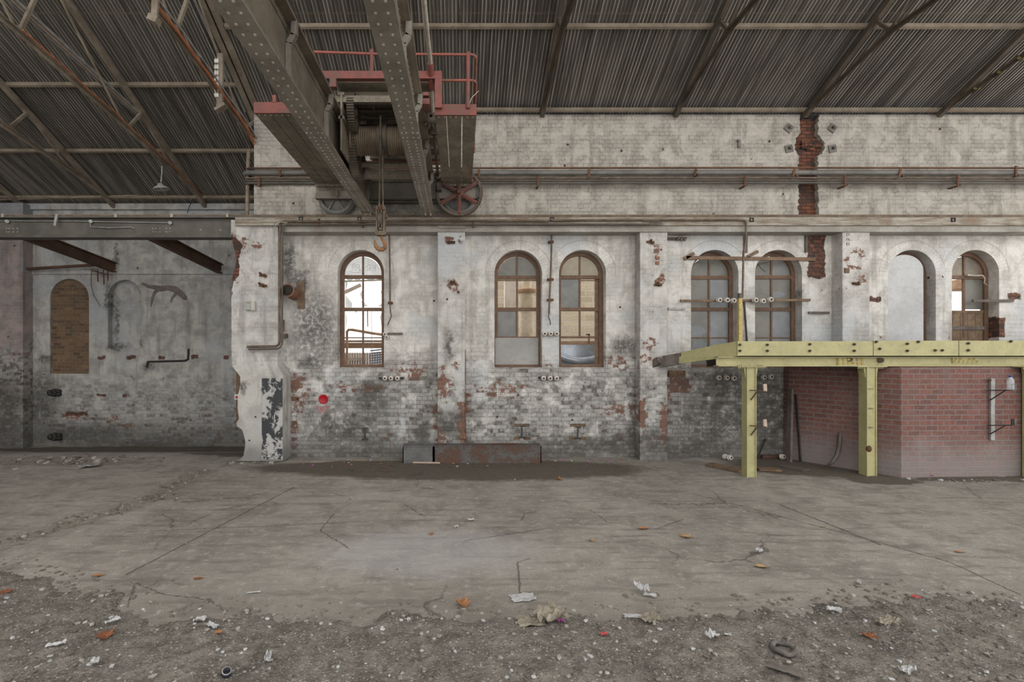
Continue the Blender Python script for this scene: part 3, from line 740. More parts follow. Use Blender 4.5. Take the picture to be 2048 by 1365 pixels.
# left annex: back wall with blind arches, pier, end wall
YA = 15.4
def blind(px0, px1, ptop, pbot): return (FX(px0, YA), FX(px1, YA), FZ(pbot, YA), FZ(ptop, YA))
mb = MB()
nA = blind(100, 178, 558, 748); nB = blind(216, 283, 560, 697)
x = -16.0; z0, z1 = -.8, 7.2
for (a, b, s_, t) in (nA, nB):
    mb.add([(x, YA, z0), (a, YA, z0), (a, YA, z1), (x, YA, z1)], [(0, 1, 2, 3)])
    mb.add([(a, YA, z0), (b, YA, z0), (b, YA, s_), (a, YA, s_)], [(0, 1, 2, 3)])
    r = (b - a) / 2; m = (a + b) / 2; sp = t - r
    pt = [(m - r * math.cos(PI * i / 20), sp + r * math.sin(PI * i / 20)) for i in range(21)]
    for i in range(20):
        mb.add([(pt[i][0], YA, pt[i][1]), (pt[i + 1][0], YA, pt[i + 1][1]), (pt[i + 1][0], YA, z1), (pt[i][0], YA, z1)], [(0, 1, 2, 3)])
    loop = [(a, s_)] + pt + [(b, s_)]
    for i in range(len(loop)):
        p, q = loop[i], loop[(i + 1) % len(loop)]
        dp = .05 if a == nA[0] else .2
        mb.add([(p[0], YA, p[1]), (q[0], YA, q[1]), (q[0], YA + dp, q[1]), (p[0], YA + dp, p[1])], [(3, 2, 1, 0)])
    x = b
mb.add([(x, YA, z0), (-4.4, YA, z0), (-4.4, YA, z1), (x, YA, z1)], [(0, 1, 2, 3)])
a, b, s_, t = nB
mb.box(a - .1, b + .1, YA + .2, YA + .26, s_ - .1, t + .1)
mb.box(-16, -4.4, YA + .3, YA + .4, z0, z1)
struct(mb, 'wall_annex', M['left_wall'], 'stained back wall of the annex with two blind arches', 'wall')
a, b, s_, t = nA
mb = MB().box(a - .05, b + .05, YA + .05, YA + .2, s_ - .05, t + .05)
struct(mb, 'trim_5', M['brown_brick'], 'brown brick infill of the left blind arch', 'infill')
mb = MB().box(-16, FX(46, 15.05), 15.05, YA + .02, -.7, 7.1)
struct(mb, 'pilaster', M['annex_pier'], 'pinkish and blackened brick pier at the left edge of the annex', 'pilaster')
# thin string course and roof plate on the annex wall
mb = MB().box(-16, -4.6, YA - .05, YA + .02, FZ(549, YA), FZ(541, YA)); mb.box(-16, -4.6, YA - .1, YA + .02, 6.98, 7.16)
struct(mb, 'trim_6', M['left_wall'], 'projecting course and wall plate across the annex wall', 'trim')
mb = MB().box(-5.05, -4.75, YW + .38, YA + .1, -.8, 8.5)
struct(mb, 'wall_annex_side', M['left_wall'], 'side wall closing the annex', 'wall')
mb = MB().box(-16.1, -15.75, -10, YA + .2, -.8, 9.0)  # out-of-view wall added to keep light off the left side
struct(mb, 'wall_left_dimmer', M['left_wall'], 'unseen left side wall added to dim the annex', 'wall')

# roof: corrugated sheets, real waves
def corr(mb, x0, x1, ylo, yhi, pitch=.0762, amp=.012, zf=roof_z, segs=8):
    N = int((x1 - x0) / pitch * segs); v = []; rows = [ylo, (ylo + yhi) / 2, yhi]
    for y in rows:
        for i in range(N + 1):
            x = x0 + i * pitch / segs
            v.append((x, y, zf(y) + amp * math.cos(2 * PI * i / segs)))
    f = []
    for j in range(len(rows) - 1):
        for i in range(N): f.append((j * (N + 1) + i, (j + 1) * (N + 1) + i, (j + 1) * (N + 1) + i + 1, j * (N + 1) + i + 1))
    mb.add(v, f, True)
mb = MB()
RIDGE = 3.0
corr(mb, -16.2, -4.99, RIDGE, 15.75)
corr(mb, -4.9986, 18, RIDGE, 12.95)
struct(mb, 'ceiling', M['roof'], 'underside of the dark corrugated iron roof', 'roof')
# gable flashing strips where the annex roof meets the hall roof
mb = MB()
mb.bar((-4.98, 15.4, roof_z(15.4) - .06), (-4.98, RIDGE, roof_z(RIDGE) - .06), .09, .16)
struct(mb, 'trim_7', M['truss'], 'dusty timber edge where the annex roof meets the hall roof', 'trim')

# outside
mb = MB().box(-14, 40, 12.79, 60, -.7, -.5)
struct(mb, 'ground', M['ground'], 'yard outside the windows', 'ground')

# ---------------------------------------------------------------- windows
def arch_ring(mb, cx, sp, r0, r1, y0, y1, zb, N=24):
    """jambs and arch head as one frame"""
    inner = [(cx - r0, zb)] + [(cx - r0 * math.cos(PI * i / N), sp + r0 * math.sin(PI * i / N)) for i in range(N + 1)] + [(cx + r0, zb)]
    outer = [(cx - r1, zb)] + [(cx - r1 * math.cos(PI * i / N), sp + r1 * math.sin(PI * i / N)) for i in range(N + 1)] + [(cx + r1, zb)]
    n = len(inner); v = []
    for y in (y0, y1):
        v += [(a, y, b) for a, b in inner]; v += [(a, y, b) for a, b in outer]
    f = []
    for i in range(n - 1):
        f.append((i, i + 1, n + i + 1, n + i)); f.append((2 * n + i + 1, 2 * n + i, 3 * n + i, 3 * n + i + 1))
        f.append((i + 1, i, 2 * n + i, 2 * n + i + 1)); f.append((n + i, n + i + 1, 3 * n + i + 1, 3 * n + i))
    f.append((0, n, 3 * n, 2 * n)); f.append((n - 1, 3 * n - 1, 4 * n - 1, 2 * n - 1))
    mb.add(v, f)

def half_pane(cx, sp, r, side, y):
    N = 12; pts = [(cx, y, sp)]
    for i in range(N + 1):
        a = PI / 2 * i / N
        pts.append((cx + side * r * math.cos(a), y, sp + r * math.sin(a)))
    return pts if side > 0 else pts[::-1]

def flat_pane(mb, x0, x1, z0, z1, y): mb.prism([(x0, y, z0), (x1, y, z0), (x1, y, z1), (x0, y, z1)], (0, .006, 0))

def shard(mb, pts, y): mb.prism([(a, y, b) for a, b in pts], (0, .005, 0))

YG = YW + .25
def window(i, label, panes, extra=None, rail=True, low_bar=True, mullion=True):
    a, b = WIN[i]; cx = (a + b) / 2; r = (b - a) / 2; sp = WTOP - r; fw = .10
    t = thing('window_%d' % (i + 1), label, 'window', (cx, YG, WSILL)); t['kind'] = 'structure'
    mb = MB(); arch_ring(mb, cx, sp, r - fw, r - .002, YG, YG + .11, WSILL + .001)
    mb.box(a + .005, b - .005, YG - .02, YG + .11, WSILL + .001, WSILL + .07)
    mb.build('window_frame', M['frame'], t)
    x0, x1 = a + fw, b - fw
    m2 = MB(); m2.box(x0, x1, YG + .01, YG + .09, sp - .10, sp - .01); m2.build('transom', M['frame'], t)
    zr = FZ(619, YG); zl = FZ(676, YG); z0 = WSILL + .07; zt = sp - .10
    if rail: MB().box(x0, x1, YG + .01, YG + .09, zr - .045, zr + .045).build('meeting_rail', M['frame'], t)
    if mullion:
        k = MB(); k.box(cx - .022, cx + .022, YG + .025, YG + .075, sp - .02, WTOP - fw - .005)
        lo = z0 if low_bar else zl
        k.box(cx - .022, cx + .022, YG + .025, YG + .075, lo, zt)
        if low_bar is not None:
            k.box(x0, x1, YG + .03, YG + .07, zl - .015, zl + .015)
        k.build('glazing_bar', M['frame'], t)
    cells = {}
    for nm, mat_ in panes.items():
        if mat_ is None: continue
        mb = MB(); y = YG + .048
        if nm == 'al': mb.prism(half_pane(cx, sp - .02, r - fw, -1, y), (0, .006, 0))
        elif nm == 'ar': mb.prism(half_pane(cx, sp - .02, r - fw, 1, y), (0, .006, 0))
        elif nm == 'ul': flat_pane(mb, x0, cx, zr, zt, y)
        elif nm == 'ur': flat_pane(mb, cx, x1, zr, zt, y)
        elif nm == 'll': flat_pane(mb, x0, cx, zl, zr, y)
        elif nm == 'lr': flat_pane(mb, cx, x1, zl, zr, y)
        elif nm == 'bl': flat_pane(mb, x0, cx, z0, zl, y)
        elif nm == 'br': flat_pane(mb, cx, x1, z0, zl, y)
        mb.build('pane', M[mat_], t, recalc=True)
    if extra: extra(t, a, b, cx, sp, r, x0, x1, z0, zl, zr, zt)
    return t

def ex1(t, a, b, cx, sp, r, x0, x1, z0, zl, zr, zt):
    y = YG + .048
    def Z(px, py): return (FX(px, YG), FZ(py, YG))
    sh = [[(690, 555), (725, 555), (716, 562), (706, 558), (698, 565)], [(727, 555), (764, 555), (764, 561), (750, 557), (740, 562)], [(690, 590), (697, 598), (704, 607), (703, 615), (690, 615)],
          [(724, 580), (719, 588), (722, 596), (724, 600)], [(724, 600), (722, 604), (736, 613), (724, 614)], [(764, 580), (760, 584), (764, 590)], [(764, 606), (754, 613), (764, 614)], [(690, 560), (695, 566), (690, 590)],
          [(690, 622), (694, 640), (690, 665)], [(764, 622), (759, 634), (764, 660)], [(708, 622), (714, 622), (712, 628)]]
    for s_ in sh:
        m_ = MB(); shard(m_, [Z(*q) for q in s_], y); m_.build('glass_shard', M['glass_thin'], t, recalc=True)
    # scratched tag on the arch pane, white squiggles
    m_ = MB()
    def scr(pts): m_.tube([(FX(q[0], YG), y - .003, FZ(q[1], YG)) for q in pts], .0045, 5)
    for pts in ([(703, 543), (705, 528), (709, 527), (709, 533), (705, 535), (711, 542)], [(712, 541), (712, 530), (717, 529)], [(712, 535), (716, 535)], [(718, 541), (718, 529)], [(718, 541), (722, 540)],
                [(730, 536), (737, 528), (733, 541), (741, 536)], [(739, 541), (739, 530), (744, 530)], [(739, 536), (743, 536)], [(746, 541), (746, 530)], [(750, 541), (750, 530)], [(746, 536), (750, 535)], [(697, 543), (712, 546), (722, 544)]): scr(pts)
    m_.build('scratched_tag', M['panel_white'], t)
window(0, 'arched window with smashed panes and bright sky behind, under the crane hook', {'al': 'glass_thin', 'ar': 'glass_thin'}, ex1)

def ex2(t, a, b, cx, sp, r, x0, x1, z0, zl, zr, zt):
    m_ = MB(); m_.prism([(a + .035, YG - .012, WSILL + .02), (b - .06, YG - .012, WSILL + .02), (b - .06, YG - .012, zl + .0), (a + .035, YG - .012, zl + .0)], (0, .02, 0))
    m_.build('infill_sheet', M['plywood'], t, recalc=True)
    k = MB().box(x0, x1, YG + .035, YG + .065, FZ(562, YG), FZ(560, YG)); k.box(x0, x1, YG + .01, YG + .09, zl - .02, zl + .03); k.build('sash_bar', M['frame'], t)
window(1, 'arched window with grey sheet filling its bottom third', {'al': 'glass_olive', 'ar': 'glass_olive', 'll': 'glass_grey'}, ex2, low_bar=False)

def ex3(t, a, b, cx, sp, r, x0, x1, z0, zl, zr, zt):
    k = MB().box(cx, x1, YG + .035, YG + .065, FZ(562, YG), FZ(560, YG)); k.build('sash_bar', M['frame'], t)
    m_ = MB().box(x1 - .09, x1, YG + .06, YG + .10, z0, zt); m_.build('sash_stile', M['batten'], t)
    m_ = MB().box(FX(1177, YG), FX(1180, YG), YG + .02, YG + .04, FZ(688, YG), FZ(668, YG)); m_.box(FX(1173, YG), FX(1180, YG), YG + .02, YG + .04, FZ(671, YG), FZ(668, YG)); m_.build('window_catch', M['rust'], t)
window(2, 'arched window open to a pale stone wall outside', {'al': 'glass_tan', 'ar': 'glass_tan', 'ul': 'glass_grey'}, ex3, low_bar=None)
MW = bpy.data.objects['window_3']
k = MB().box(WIN[2][0] + .1, WIN[2][1] - .1, YG + .03, YG + .07, FZ(677, YG), FZ(673, YG)); k.build('sash_bar', M['frame'], MW)

def ex4(t, a, b, cx, sp, r, x0, x1, z0, zl, zr, zt):
    y = YG + .042
    def Z(px, py): return (FX(px, YG), FZ(py, YG))
    m_ = MB(); shard(m_, [Z(1382, 653), (Z(1396, 651)), Z(1408, 655), Z(1415, 664), Z(1407, 670), Z(1403, 676), Z(1382, 676)], y); m_.build('cracked_pane', M['glass_cool'], t, recalc=True)
    m_ = MB(); shard(m_, [Z(1382, 700), Z(1390, 682), Z(1404, 679), Z(1415, 688), Z(1417, 705), Z(1417, 720), Z(1382, 720)], y); m_.build('cracked_pane', M['glass_cool'], t, recalc=True)
window(3, 'deep arched window of dirty glass with a cracked lower left pane, behind the yellow post', {'al': 'glass_olive', 'ar': 'glass_olive', 'ul': 'glass_olive', 'ur': 'glass_cool', 'll': 'glass_olive', 'lr': 'glass_cool', 'bl': 'glass_olive', 'br': 'glass_cool'}, ex4)

def ex5(t, a, b, cx, sp, r, x0, x1, z0, zl, zr, zt):
    y = YG + .042
    def Z(px, py): return (FX(px, YG), FZ(py, YG))
    m_ = MB(); shard(m_, [Z(1547, 584), Z(1563, 583), Z(1576, 589), Z(1568, 593), Z(1546, 597)], y); m_.build('cracked_pane', M['glass_cool'], t, recalc=True)
    m_ = MB()
    m_.tube([(FX(1517, YG), y - .002, FZ(527, YG)), (FX(1524, YG), y - .002, FZ(536, YG)), (FX(1533, YG), y - .002, FZ(544, YG))], .004, 4); m_.tube([(FX(1511, YG), y - .002, FZ(540, YG)), (FX(1518, YG), y - .002, FZ(529, YG)), (FX(1540, YG), y - .002, FZ(523, YG))], .004, 4)
    m_.build('glass_crack', M['iron_hook_dark'], t)
window(4, 'deep arched window of dirty glass left of the bare brick patch', {'al': 'glass_olive', 'ar': 'glass_grey', 'ul': 'glass_olive', 'ur': 'glass_olive', 'll': 'glass_olive', 'lr': 'glass_cool', 'bl': 'glass_grey', 'br': 'glass_cool'}, ex5)

def ex6(t, a, b, cx, sp, r, x0, x1, z0, zl, zr, zt):
    yb = YW + .07; xl, xr_ = a - .0, FX(1847, yb); m = (xl + xr_) / 2 ; rr_ = (xr_ - xl) / 2; top = FZ(510, yb); s2 = top - rr_ * .82
    pts = [(xl + .004, yb, WSILL + .01)] + [(m - (rr_ - .004) * math.cos(PI * i / 24), yb, s2 + rr_ * .82 * math.sin(PI * i / 24)) for i in range(25)] + [(xr_, yb, WSILL + .01)]
    mb = MB(); mb.prism(pts, (0, .05, 0)); mb.build('arched_board', M['panel_white'], t, recalc=True)
window(5, 'arched opening closed by a round-headed white board', {'al': 'glass_dark', 'ar': 'glass_dark', 'ul': 'glass_dark', 'ur': 'glass_dark', 'll': 'glass_dark', 'lr': 'glass_dark', 'bl': 'glass_dark', 'br': 'glass_dark'}, ex6)

def ex7(t, a, b, cx, sp, r, x0, x1, z0, zl, zr, zt):
    zs = FZ(626, YG)
    m_ = MB()
    w = (x1 - x0) / 5
    for i in range(5): m_.box(x0 + i * w + .004, x0 + (i + 1) * w - .004, YG + .035, YG + .06, z0, zs)
    m_.box(x0, x1, YG + .02, YG + .08, zs, zs + .06)
    m_.build('board_shutter', M['timber_door'], t)
    m_ = MB().box(x0, x1, YG + .005, YG + .034, FZ(660, YG), FZ(653, YG)); m_.build('shutter_rail', M['timber_grey'], t)
    m_ = MB(); m_.tube([(FX(1929, YG), YG - .06, FZ(551, YG)), (FX(1944, YG), YG - .08, FZ(553, YG)), (FX(1958, YG), YG - .08, FZ(552, YG)), (FX(1963, YG), YG - .08, FZ(558, YG)), (FX(1963, YG), YG - .06, FZ(567, YG)), (FX(1972, YG), YG - .06, FZ(573, YG))], [.025, .02, .018, .014, .012, .006], 8); m_.build('hanging_wire', M['cable_pale'], t)
window(6, 'arched window with sunlight through a missing pane above a board shutter', {'al': 'glass_dark', 'ar': 'glass_dark', 'ur': 'glass_olive'}, ex7, rail=False, low_bar=None)
# ---------------------------------------------------------------- purlins
def purlin(x0, x1, y, label, group, mat='purlin', w=.05):
    z = roof_z(y) - .014
    mb = MB(); s = .467
    mb.hexa([(x0, y - w / 2, z - .075 + s * w / 2), (x0, y + w / 2, z - .075 - s * w / 2), (x0, y + w / 2, z - s * w / 2), (x0, y - w / 2, z + s * w / 2)],
            [(x1, y - w / 2, z - .075 + s * w / 2), (x1, y + w / 2, z - .075 - s * w / 2), (x1, y + w / 2, z - s * w / 2), (x1, y - w / 2, z + s * w / 2)])
    solo(mb, 'purlin', M[mat], label, 'purlin', group)
for y, lab in ((15.05, 'dusty purlin lowest under the annex roof, just above its wall'), (13.44, 'dusty purlin second up under the annex roof'), (11.66, 'dusty purlin third up under the annex roof, its end at the roof edge timber'), (9.8, 'dusty purlin highest under the annex roof')):
    purlin(-15.7, -5.04, y, lab, 'purlins of the annex roof')
for y, lab in ((12.28, 'dusty purlin lowest under the hall roof, just above the upper wall'), (10.44, 'dusty purlin second up under the hall roof, behind the red handrail'), (8.6, 'dusty purlin highest under the hall roof')):
    purlin(-2.1 if y > 12 else -4.92, 17.8, y, lab, 'purlins of the hall roof')

# ---------------------------------------------------------------- trusses
def tz(y): return roof_z(y) - .13
def angle_bar(mb, p, q, w=.075, t=.012, flip=1):
    """steel angle: two thin legs"""
    p = Vector(p); q = Vector(q); d = (q - p).normalized(); side = Vector((1, 0, 0)); n = d.cross(side).normalized()
    mb.hexa([p, p + side * w, p + side * w + n * t, p + n * t], [q, q + side * w, q + side * w + n * t, q + n * t])
    mb.hexa([p, p + side * t, p + side * t - n * w, p - n * w], [q, q + side * t, q + side * t - n * w, q - n * w])
def truss(x, label, group, heel, nodes, tops, mat, diag_from=None, cw=.075, y0=None):
    """heel (y, z); bottom nodes [(y, z)]; strut heads [y]"""
    t = thing('roof_truss', label, 'roof truss', (x, heel[0], heel[1]), group)
    mb = MB(); a = (x, heel[0], tz(heel[0]) + .12); b = (x, RIDGE, tz(RIDGE))
    y0 = y0 or heel[0] + .1; mb.bar((x, y0, tz(y0)), (x, RIDGE, tz(RIDGE)), .10, .11); mb.build('top_chord', M[mat], t)
    mb = MB(); pts = [(x, heel[0], heel[1])] + [(x, y, z) for y, z in nodes]
    for p, q in zip(pts, pts[1:]):
        angle_bar(mb, p, q, cw); angle_bar(mb, (p[0] - .02, p[1], p[2]), (q[0] - .02, q[1], q[2]), -cw)
    mb.build('bottom_chord', M[mat], t)
    prev = None
    for i, ((y, z), ty) in enumerate(zip(nodes, tops)):
        mb = MB(); mb.bar((x, y, z), (x, ty, tz(ty)), .06, .06); mb.build('strut', M[mat], t)
        # gusset plate with bolts
        g = MB(); u = Vector((0, -1, .15)).normalized()
        c = Vector((x, y, z)); pl = [c + Vector((-.01, .17, -.05)), c + Vector((-.01, .1, .09)), c + Vector((-.01, -.05, .11)), c + Vector((-.01, -.2, .0)), c + Vector((-.01, -.2, -.05))]
        g.prism(pl, (.02, 0, 0))
        for k in (-.14, -.04, .06): g.rivet(c + Vector((.01, k, -.015)), (1, 0, 0), .016); g.rivet(c + Vector((-.01, k, -.015)), (-1, 0, 0), .016)
        g.build('gusset', M[mat], t, recalc=False)
        if i + 1 < len(nodes):
            d = MB(); d.bar((x - .03, y, z), (x - .03, tops[i + 1] + .12, tz(tops[i + 1] + .12)), .035, .035); d.build('diagonal_tie', M[mat], t)
        hd = MB(); c = Vector((x, ty, tz(ty))); hd.prism([c + Vector((-.012, .12, -.12)), c + Vector((-.012, .14, .0)), c + Vector((-.012, -.12, .12)), c + Vector((-.012, -.1, -.04))], (.024, 0, 0)); hd.build('gusset', M[mat], t)
    return t
an = [(13.68, 7.55), (11.73, 7.86), (8.85, 8.27), (5.6, 8.6)]; at = [14.03, 12.26, 9.45, 6.1]
for x, lab in ((-7.8, 'dusty roof truss with orange cable along it, over the hanging lamp'), (-10.6, 'dusty roof truss at far left of the annex roof'), (-13.4, 'dusty roof truss mostly hidden at the annex left wall')):
    truss(x, lab, 'annex roof trusses', (15.35, 7.2), an, at, 'truss')
truss(-5.12, 'dusty roof truss with orange cables ending at the upper wall corner', 'annex roof trusses', (15.35, 7.42), [(13.8, 7.64), (11.89, 7.96), (9.01, 8.37), (5.7, 8.7)], [14.2, 12.5, 9.6, 6.1], 'truss')
hn = [(9.9, 8.97), (6.9, 8.88), (4.2, 8.8)]; ht = [10.26, 7.5, 4.6]
for x, lab in ((-1.22, 'dark roof truss behind the crane girders'), (2.03, 'dark roof truss first to the right of the red handrail'), (5.32, 'dark roof truss second to the right of the red handrail'), (8.53, 'dark roof truss standing over the bare brick chase'), (11.83, 'dark roof truss with yellow bands on its lower bar'), (15.1, 'dark roof truss outermost on the right')):
    t = truss(x, lab, 'hall roof trusses', (12.40, 8.50), hn, ht, 'truss_dark', cw=.055, y0=12.36)
    if x == 11.83:
        for y in (11.45, 10.95, 10.55):
            z = 8.50 + (12.40 - y) / (12.40 - 9.9) * .47
            mb = MB().bar((x, y + .012, z - .012), (x, y - .012, z - .007),   .15, .08); mb.build('paint_band', M['band'], t)

# orange cables clipped under two annex trusses
def cable(name, pts, r, mat, label, cat, group=None):
    mb = MB(); mb.tube(pts, r, 6); return solo(mb, name, M[mat], label, cat, group)
def sagged(p, q, n, s=.03, seed=1):
    r_ = random.Random(seed); p = Vector(p); q = Vector(q); o = []
    for i in range(n + 1):
        v = p.lerp(q, i / n); v.z += r_.uniform(-s, s) * (1 if 0 < i < n else 0); o.append(v)
    return o
def along(x, heel, nodes, dx, dz):
    pts = [heel] + nodes
    o = []
    for a, b in zip(pts, pts[1:]):
        for i in range(6):
            f = i / 6; o.append((x + dx, a[0] + (b[0] - a[0]) * f, a[1] + (b[1] - a[1]) * f + dz + .012 * math.sin(i * 2.1 + a[0])))
    o.append((x + dx, pts[-1][0], pts[-1][1] + dz)); return o
cable('orange_cable', along(-7.8, (15.1, 7.25), an[:3], .06, .05), .016, 'cable_orange', 'single orange cable clipped along the lower bar of an annex truss', 'cable')
C_ = [(11.89, 7.96), (9.01, 8.37), (5.7, 8.7)]
cable('orange_cable', along(-5.12, (12.35, 7.76), C_, .10, -.05), .013, 'cable_orange', 'orange cable ending at the upper wall corner, outer of a pair', 'cable', 'orange cables at the wall corner')
cable('orange_cable', along(-5.12, (12.35, 7.70), C_, .06, -.03), .013, 'cable_orange', 'orange cable ending at the upper wall corner, inner of a pair', 'cable', 'orange cables at the wall corner')
cable('grey_cable', along(-5.12, (12.4, 7.80), C_, .12, .03), .02, 'galv', 'grey cable running beside the orange pair to the wall corner', 'cable')

# three pale tubes running back under the annex roof
for k in range(3):
    a = P(16 + k * 8, 0, 8.8); b = P(330 + k * 5, 282, 13.6)
    mb = MB().tube([a + Vector((0, -1.6, .45)), a, b], .028, 8)
    solo(mb, 'roof_tube', M['timber_pale' if k == 1 else 'galv'], ['pale tube under the annex roof, nearest the left edge of three', 'pale wooden-toned tube in the middle of three under the annex roof', 'pale tube under the annex roof, rightmost of three'][k], 'tube', 'tubes under the annex roof')
# pale strips of translucent sheet beside the roof edge
for k, (u0, w_) in enumerate(((-5.42, .035), (-5.30, .05), (-5.17, .03))):
    mb = MB().bar((u0, 12.35, roof_z(12.35) - .035), (u0, 6, roof_z(6) - .035), w_, .012, (0, .467, 1))
    solo(mb, 'roof_lath', M['galv'], ['thin bright metal strip under the roof edge, left one', 'wider bright metal strip under the roof edge, middle one', 'thin bright metal strip under the roof edge, right one'][k], 'strip', 'bright strips under the roof edge')

# timber post with white insulators under the last annex truss
t = thing('insulator_post', 'dusty timber post with a string of white insulators under the annex roof edge', 'insulator post', P(441, 212, 10.6))
Y = 10.6; MB().bar(P(440, 214, Y), P(441, 108, Y), .12, .07, (0, 1, 0)).build('post', M['truss'], t)
MB().bar(P(432, 222, Y), P(452, 210, Y), .16, .06).build('foot_block', M['truss'], t)
for i, py in enumerate((122, 134, 146, 158, 170, 180, 190)):
    for dx in (0, 1):
        c = P(431 + dx * 4.2, py, Y - .05); m_ = MB(); m_.lathe(c, (0, 0, 1), [(-.05, .0), (-.05, .018), (-.02, .026), (.02, .026), (.05, .018), (.05, 0)], 8); m_.build('insulator', M['porcelain'], t)
t = thing('hanging_bracket', 'dusty hanging bracket block on the annex truss near the top edge', 'bracket', P(310, 48, 8.2))
MB().bar(P(309, 40, 8.2), P(312, -20, 8.2), .10, .05, (0, 1, 0)).build('hanger', M['truss'], t)
MB().bar(P(300, 36, 8.2), P(317, 44, 8.2), .14, .10).build('block', M['truss'], t)

# pendant lamp below the annex truss
Y = 14.0; c = P(322, 376, Y)
t = thing('pendant_lamp', 'white enamel pendant lamp hanging from the annex truss', 'lamp', c)
mb = MB().tube([P(324, 330, Y), P(324, 345, Y), P(322, 365, Y)], .018, 8); mb.build('stem', M['lamp'], t)
d = Vector((-.12, -.1, 1)).normalized()
mb = MB().lathe(c, d, [(.13, .03), (.12, .06), (.06, .09), (.03, .15), (-.02, .205), (-.045, .215), (-.03, .205), (.02, .14), (.05, .08), (.11, .03)], 28); mb.build('shade', M['lamp'], t)
mb = MB().ball(c + d * .02, .05); mb.build('bulb', M['porcelain'], t)
mb = MB().tube([P(372, 386, 15.1), P(384, 388, 15.1), P(386, 398, 15.15), P(378, 415, 15.15), P(375, 426, 15.2)], .012, 6)
solo(mb, 'loose_wire', M['iron_hook_dark'], 'thin dark wire dangling over the annex wall plate', 'wire')
mb = MB().tube([P(0, 400, 15.1), P(210, 393, 15.0), P(367, 386, 15.1)], .01, 5)
solo(mb, 'span_wire', M['timber_pale'], 'thin pale wire stretched under the lowest annex purlin', 'wire')
mb = MB().bar(P(364, 382, 15.12), P(378, 388, 15.12), .1, .08); solo(mb, 'junction_box', M['lamp'], 'small pale junction box at the end of the stretched wire', 'junction box')
# downpipe at the corner
mb = MB().tube([P(497, 300, 12.3), P(495, 360, 12.3), P(494, 442, 12.3)], .045, 10)
solo(mb, 'downpipe', M['purlin'], 'dusty downpipe standing at the corner of the upper wall', 'downpipe')
# ---------------------------------------------------------------- overhead crane
GX = (-2.17, -.755); GB = 5.89; GT = 6.74; GE = 11.83; G0 = -6.0; FW = .2925
crane = thing('overhead_crane', 'riveted overhead travelling crane bridge with red fascia boards on the ledge rail', 'crane', (-1.46, 11.9, 5.92))
for gi, x in enumerate(GX):
    w = MB().box(x - .01, x + .01, G0, GE, GB + .03, GT - .02)
    for sx in (-1, 1):
        w.box(x + sx * .01, x + sx * .022, G0, GE, GB + .03, GB + .13); w.box(x + sx * .01, x + sx * .10, G0, GE, GB + .03, GB + .043)
        w.box(x + sx * .01, x + sx * .022, G0, GE, GT - .12, GT - .02); w.box(x + sx * .01, x + sx * .10, G0, GE, GT - .033, GT - .02)
    y = 2.0
    while y < GE - .1:
        for sx in (-1, 1):
            w.rivet((x + sx * .022, y, GB + .085), (sx, 0, 0), .016); w.rivet((x + sx * .022, y, GT - .07), (sx, 0, 0), .016)
        y += .15
    girder = w.build('girder', M['girder_dark'], crane)
    ORIG[girder.name] = ORIG[crane.name]
    b = MB().box(x - FW / 2, x + FW / 2, G0, GE, GT - .02, GT + .012); b.box(x - .025, x + .025, G0, GE, GT + .012, GT + .06); b.build('top_flange', M['girder_dark'], girder)
    rv = MB().box(x - FW / 2, x + FW / 2, G0, GE, GB, GB + .03); rv.slot = 1; y = 3.0; k = 0
    while y < GE - .05:
        stp = .165 if y < 7.5 else .125
        rows = (-.06, .06)
        if abs(y - 7.55) < .12 or abs(y - 9.6) < .08: rows = (-.115, -.05, .05, .115)
        for r_ in rows: rv.rivet((x + r_, y, GB), (0, 0, -1), .019)
        y += stp
    rv.build('bottom_flange', [M['girder'], M['rivet']], girder)
    for i, y in enumerate((2.7, 4.45, 6.2, 7.95, 9.7, 11.45)):
        for sx in (-1, 1):
            s_ = MB(); xa = x + sx * .022
            pts = [(xa, y, GB + .13), (xa, y, GT - .12), (xa + sx * .09, y, GT - .035)]
            s_.bar((xa + sx * .03, y, GB + .05), (xa + sx * .03, y, GT - .30), .07, .07)
            s_.bar((xa + sx * .03, y, GT - .30), (xa + sx * .095, y, GT - .19), .07, .07)
            s_.bar((xa + sx * .095, y, GT - .20), (xa + sx * .10, y, GT - .03), .07, .07)
            s_.build('stiffener', M['girder'], girder)
    e = MB()
    for dx in (-.06, .06): e.cyl((x + dx, GE - .04, GB - .06), (x + dx, GE - .04, GB), .022, 8)
    e.build('end_bolts', M['rivet'], girder)

# end carriage across the girder ends
mb = MB()
for y in (11.87, 12.17):
    mb.box(-3.42, .44, y - .012, y + .012, 6.24, 6.66); mb.box(-3.42, .44, y - .07, y + .07, 6.24, 6.26); mb.box(-3.42, .44, y - .07, y + .07, 6.64, 6.66)
ec = mb.build('end_carriage', M['girder'], crane)
mb = MB()
for i in range(28): mb.rivet((-3.3 + i * .135, 11.858, 6.60), (0, -1, 0), .016)
mb.build('carriage_rivets', M['rivet'], ec)

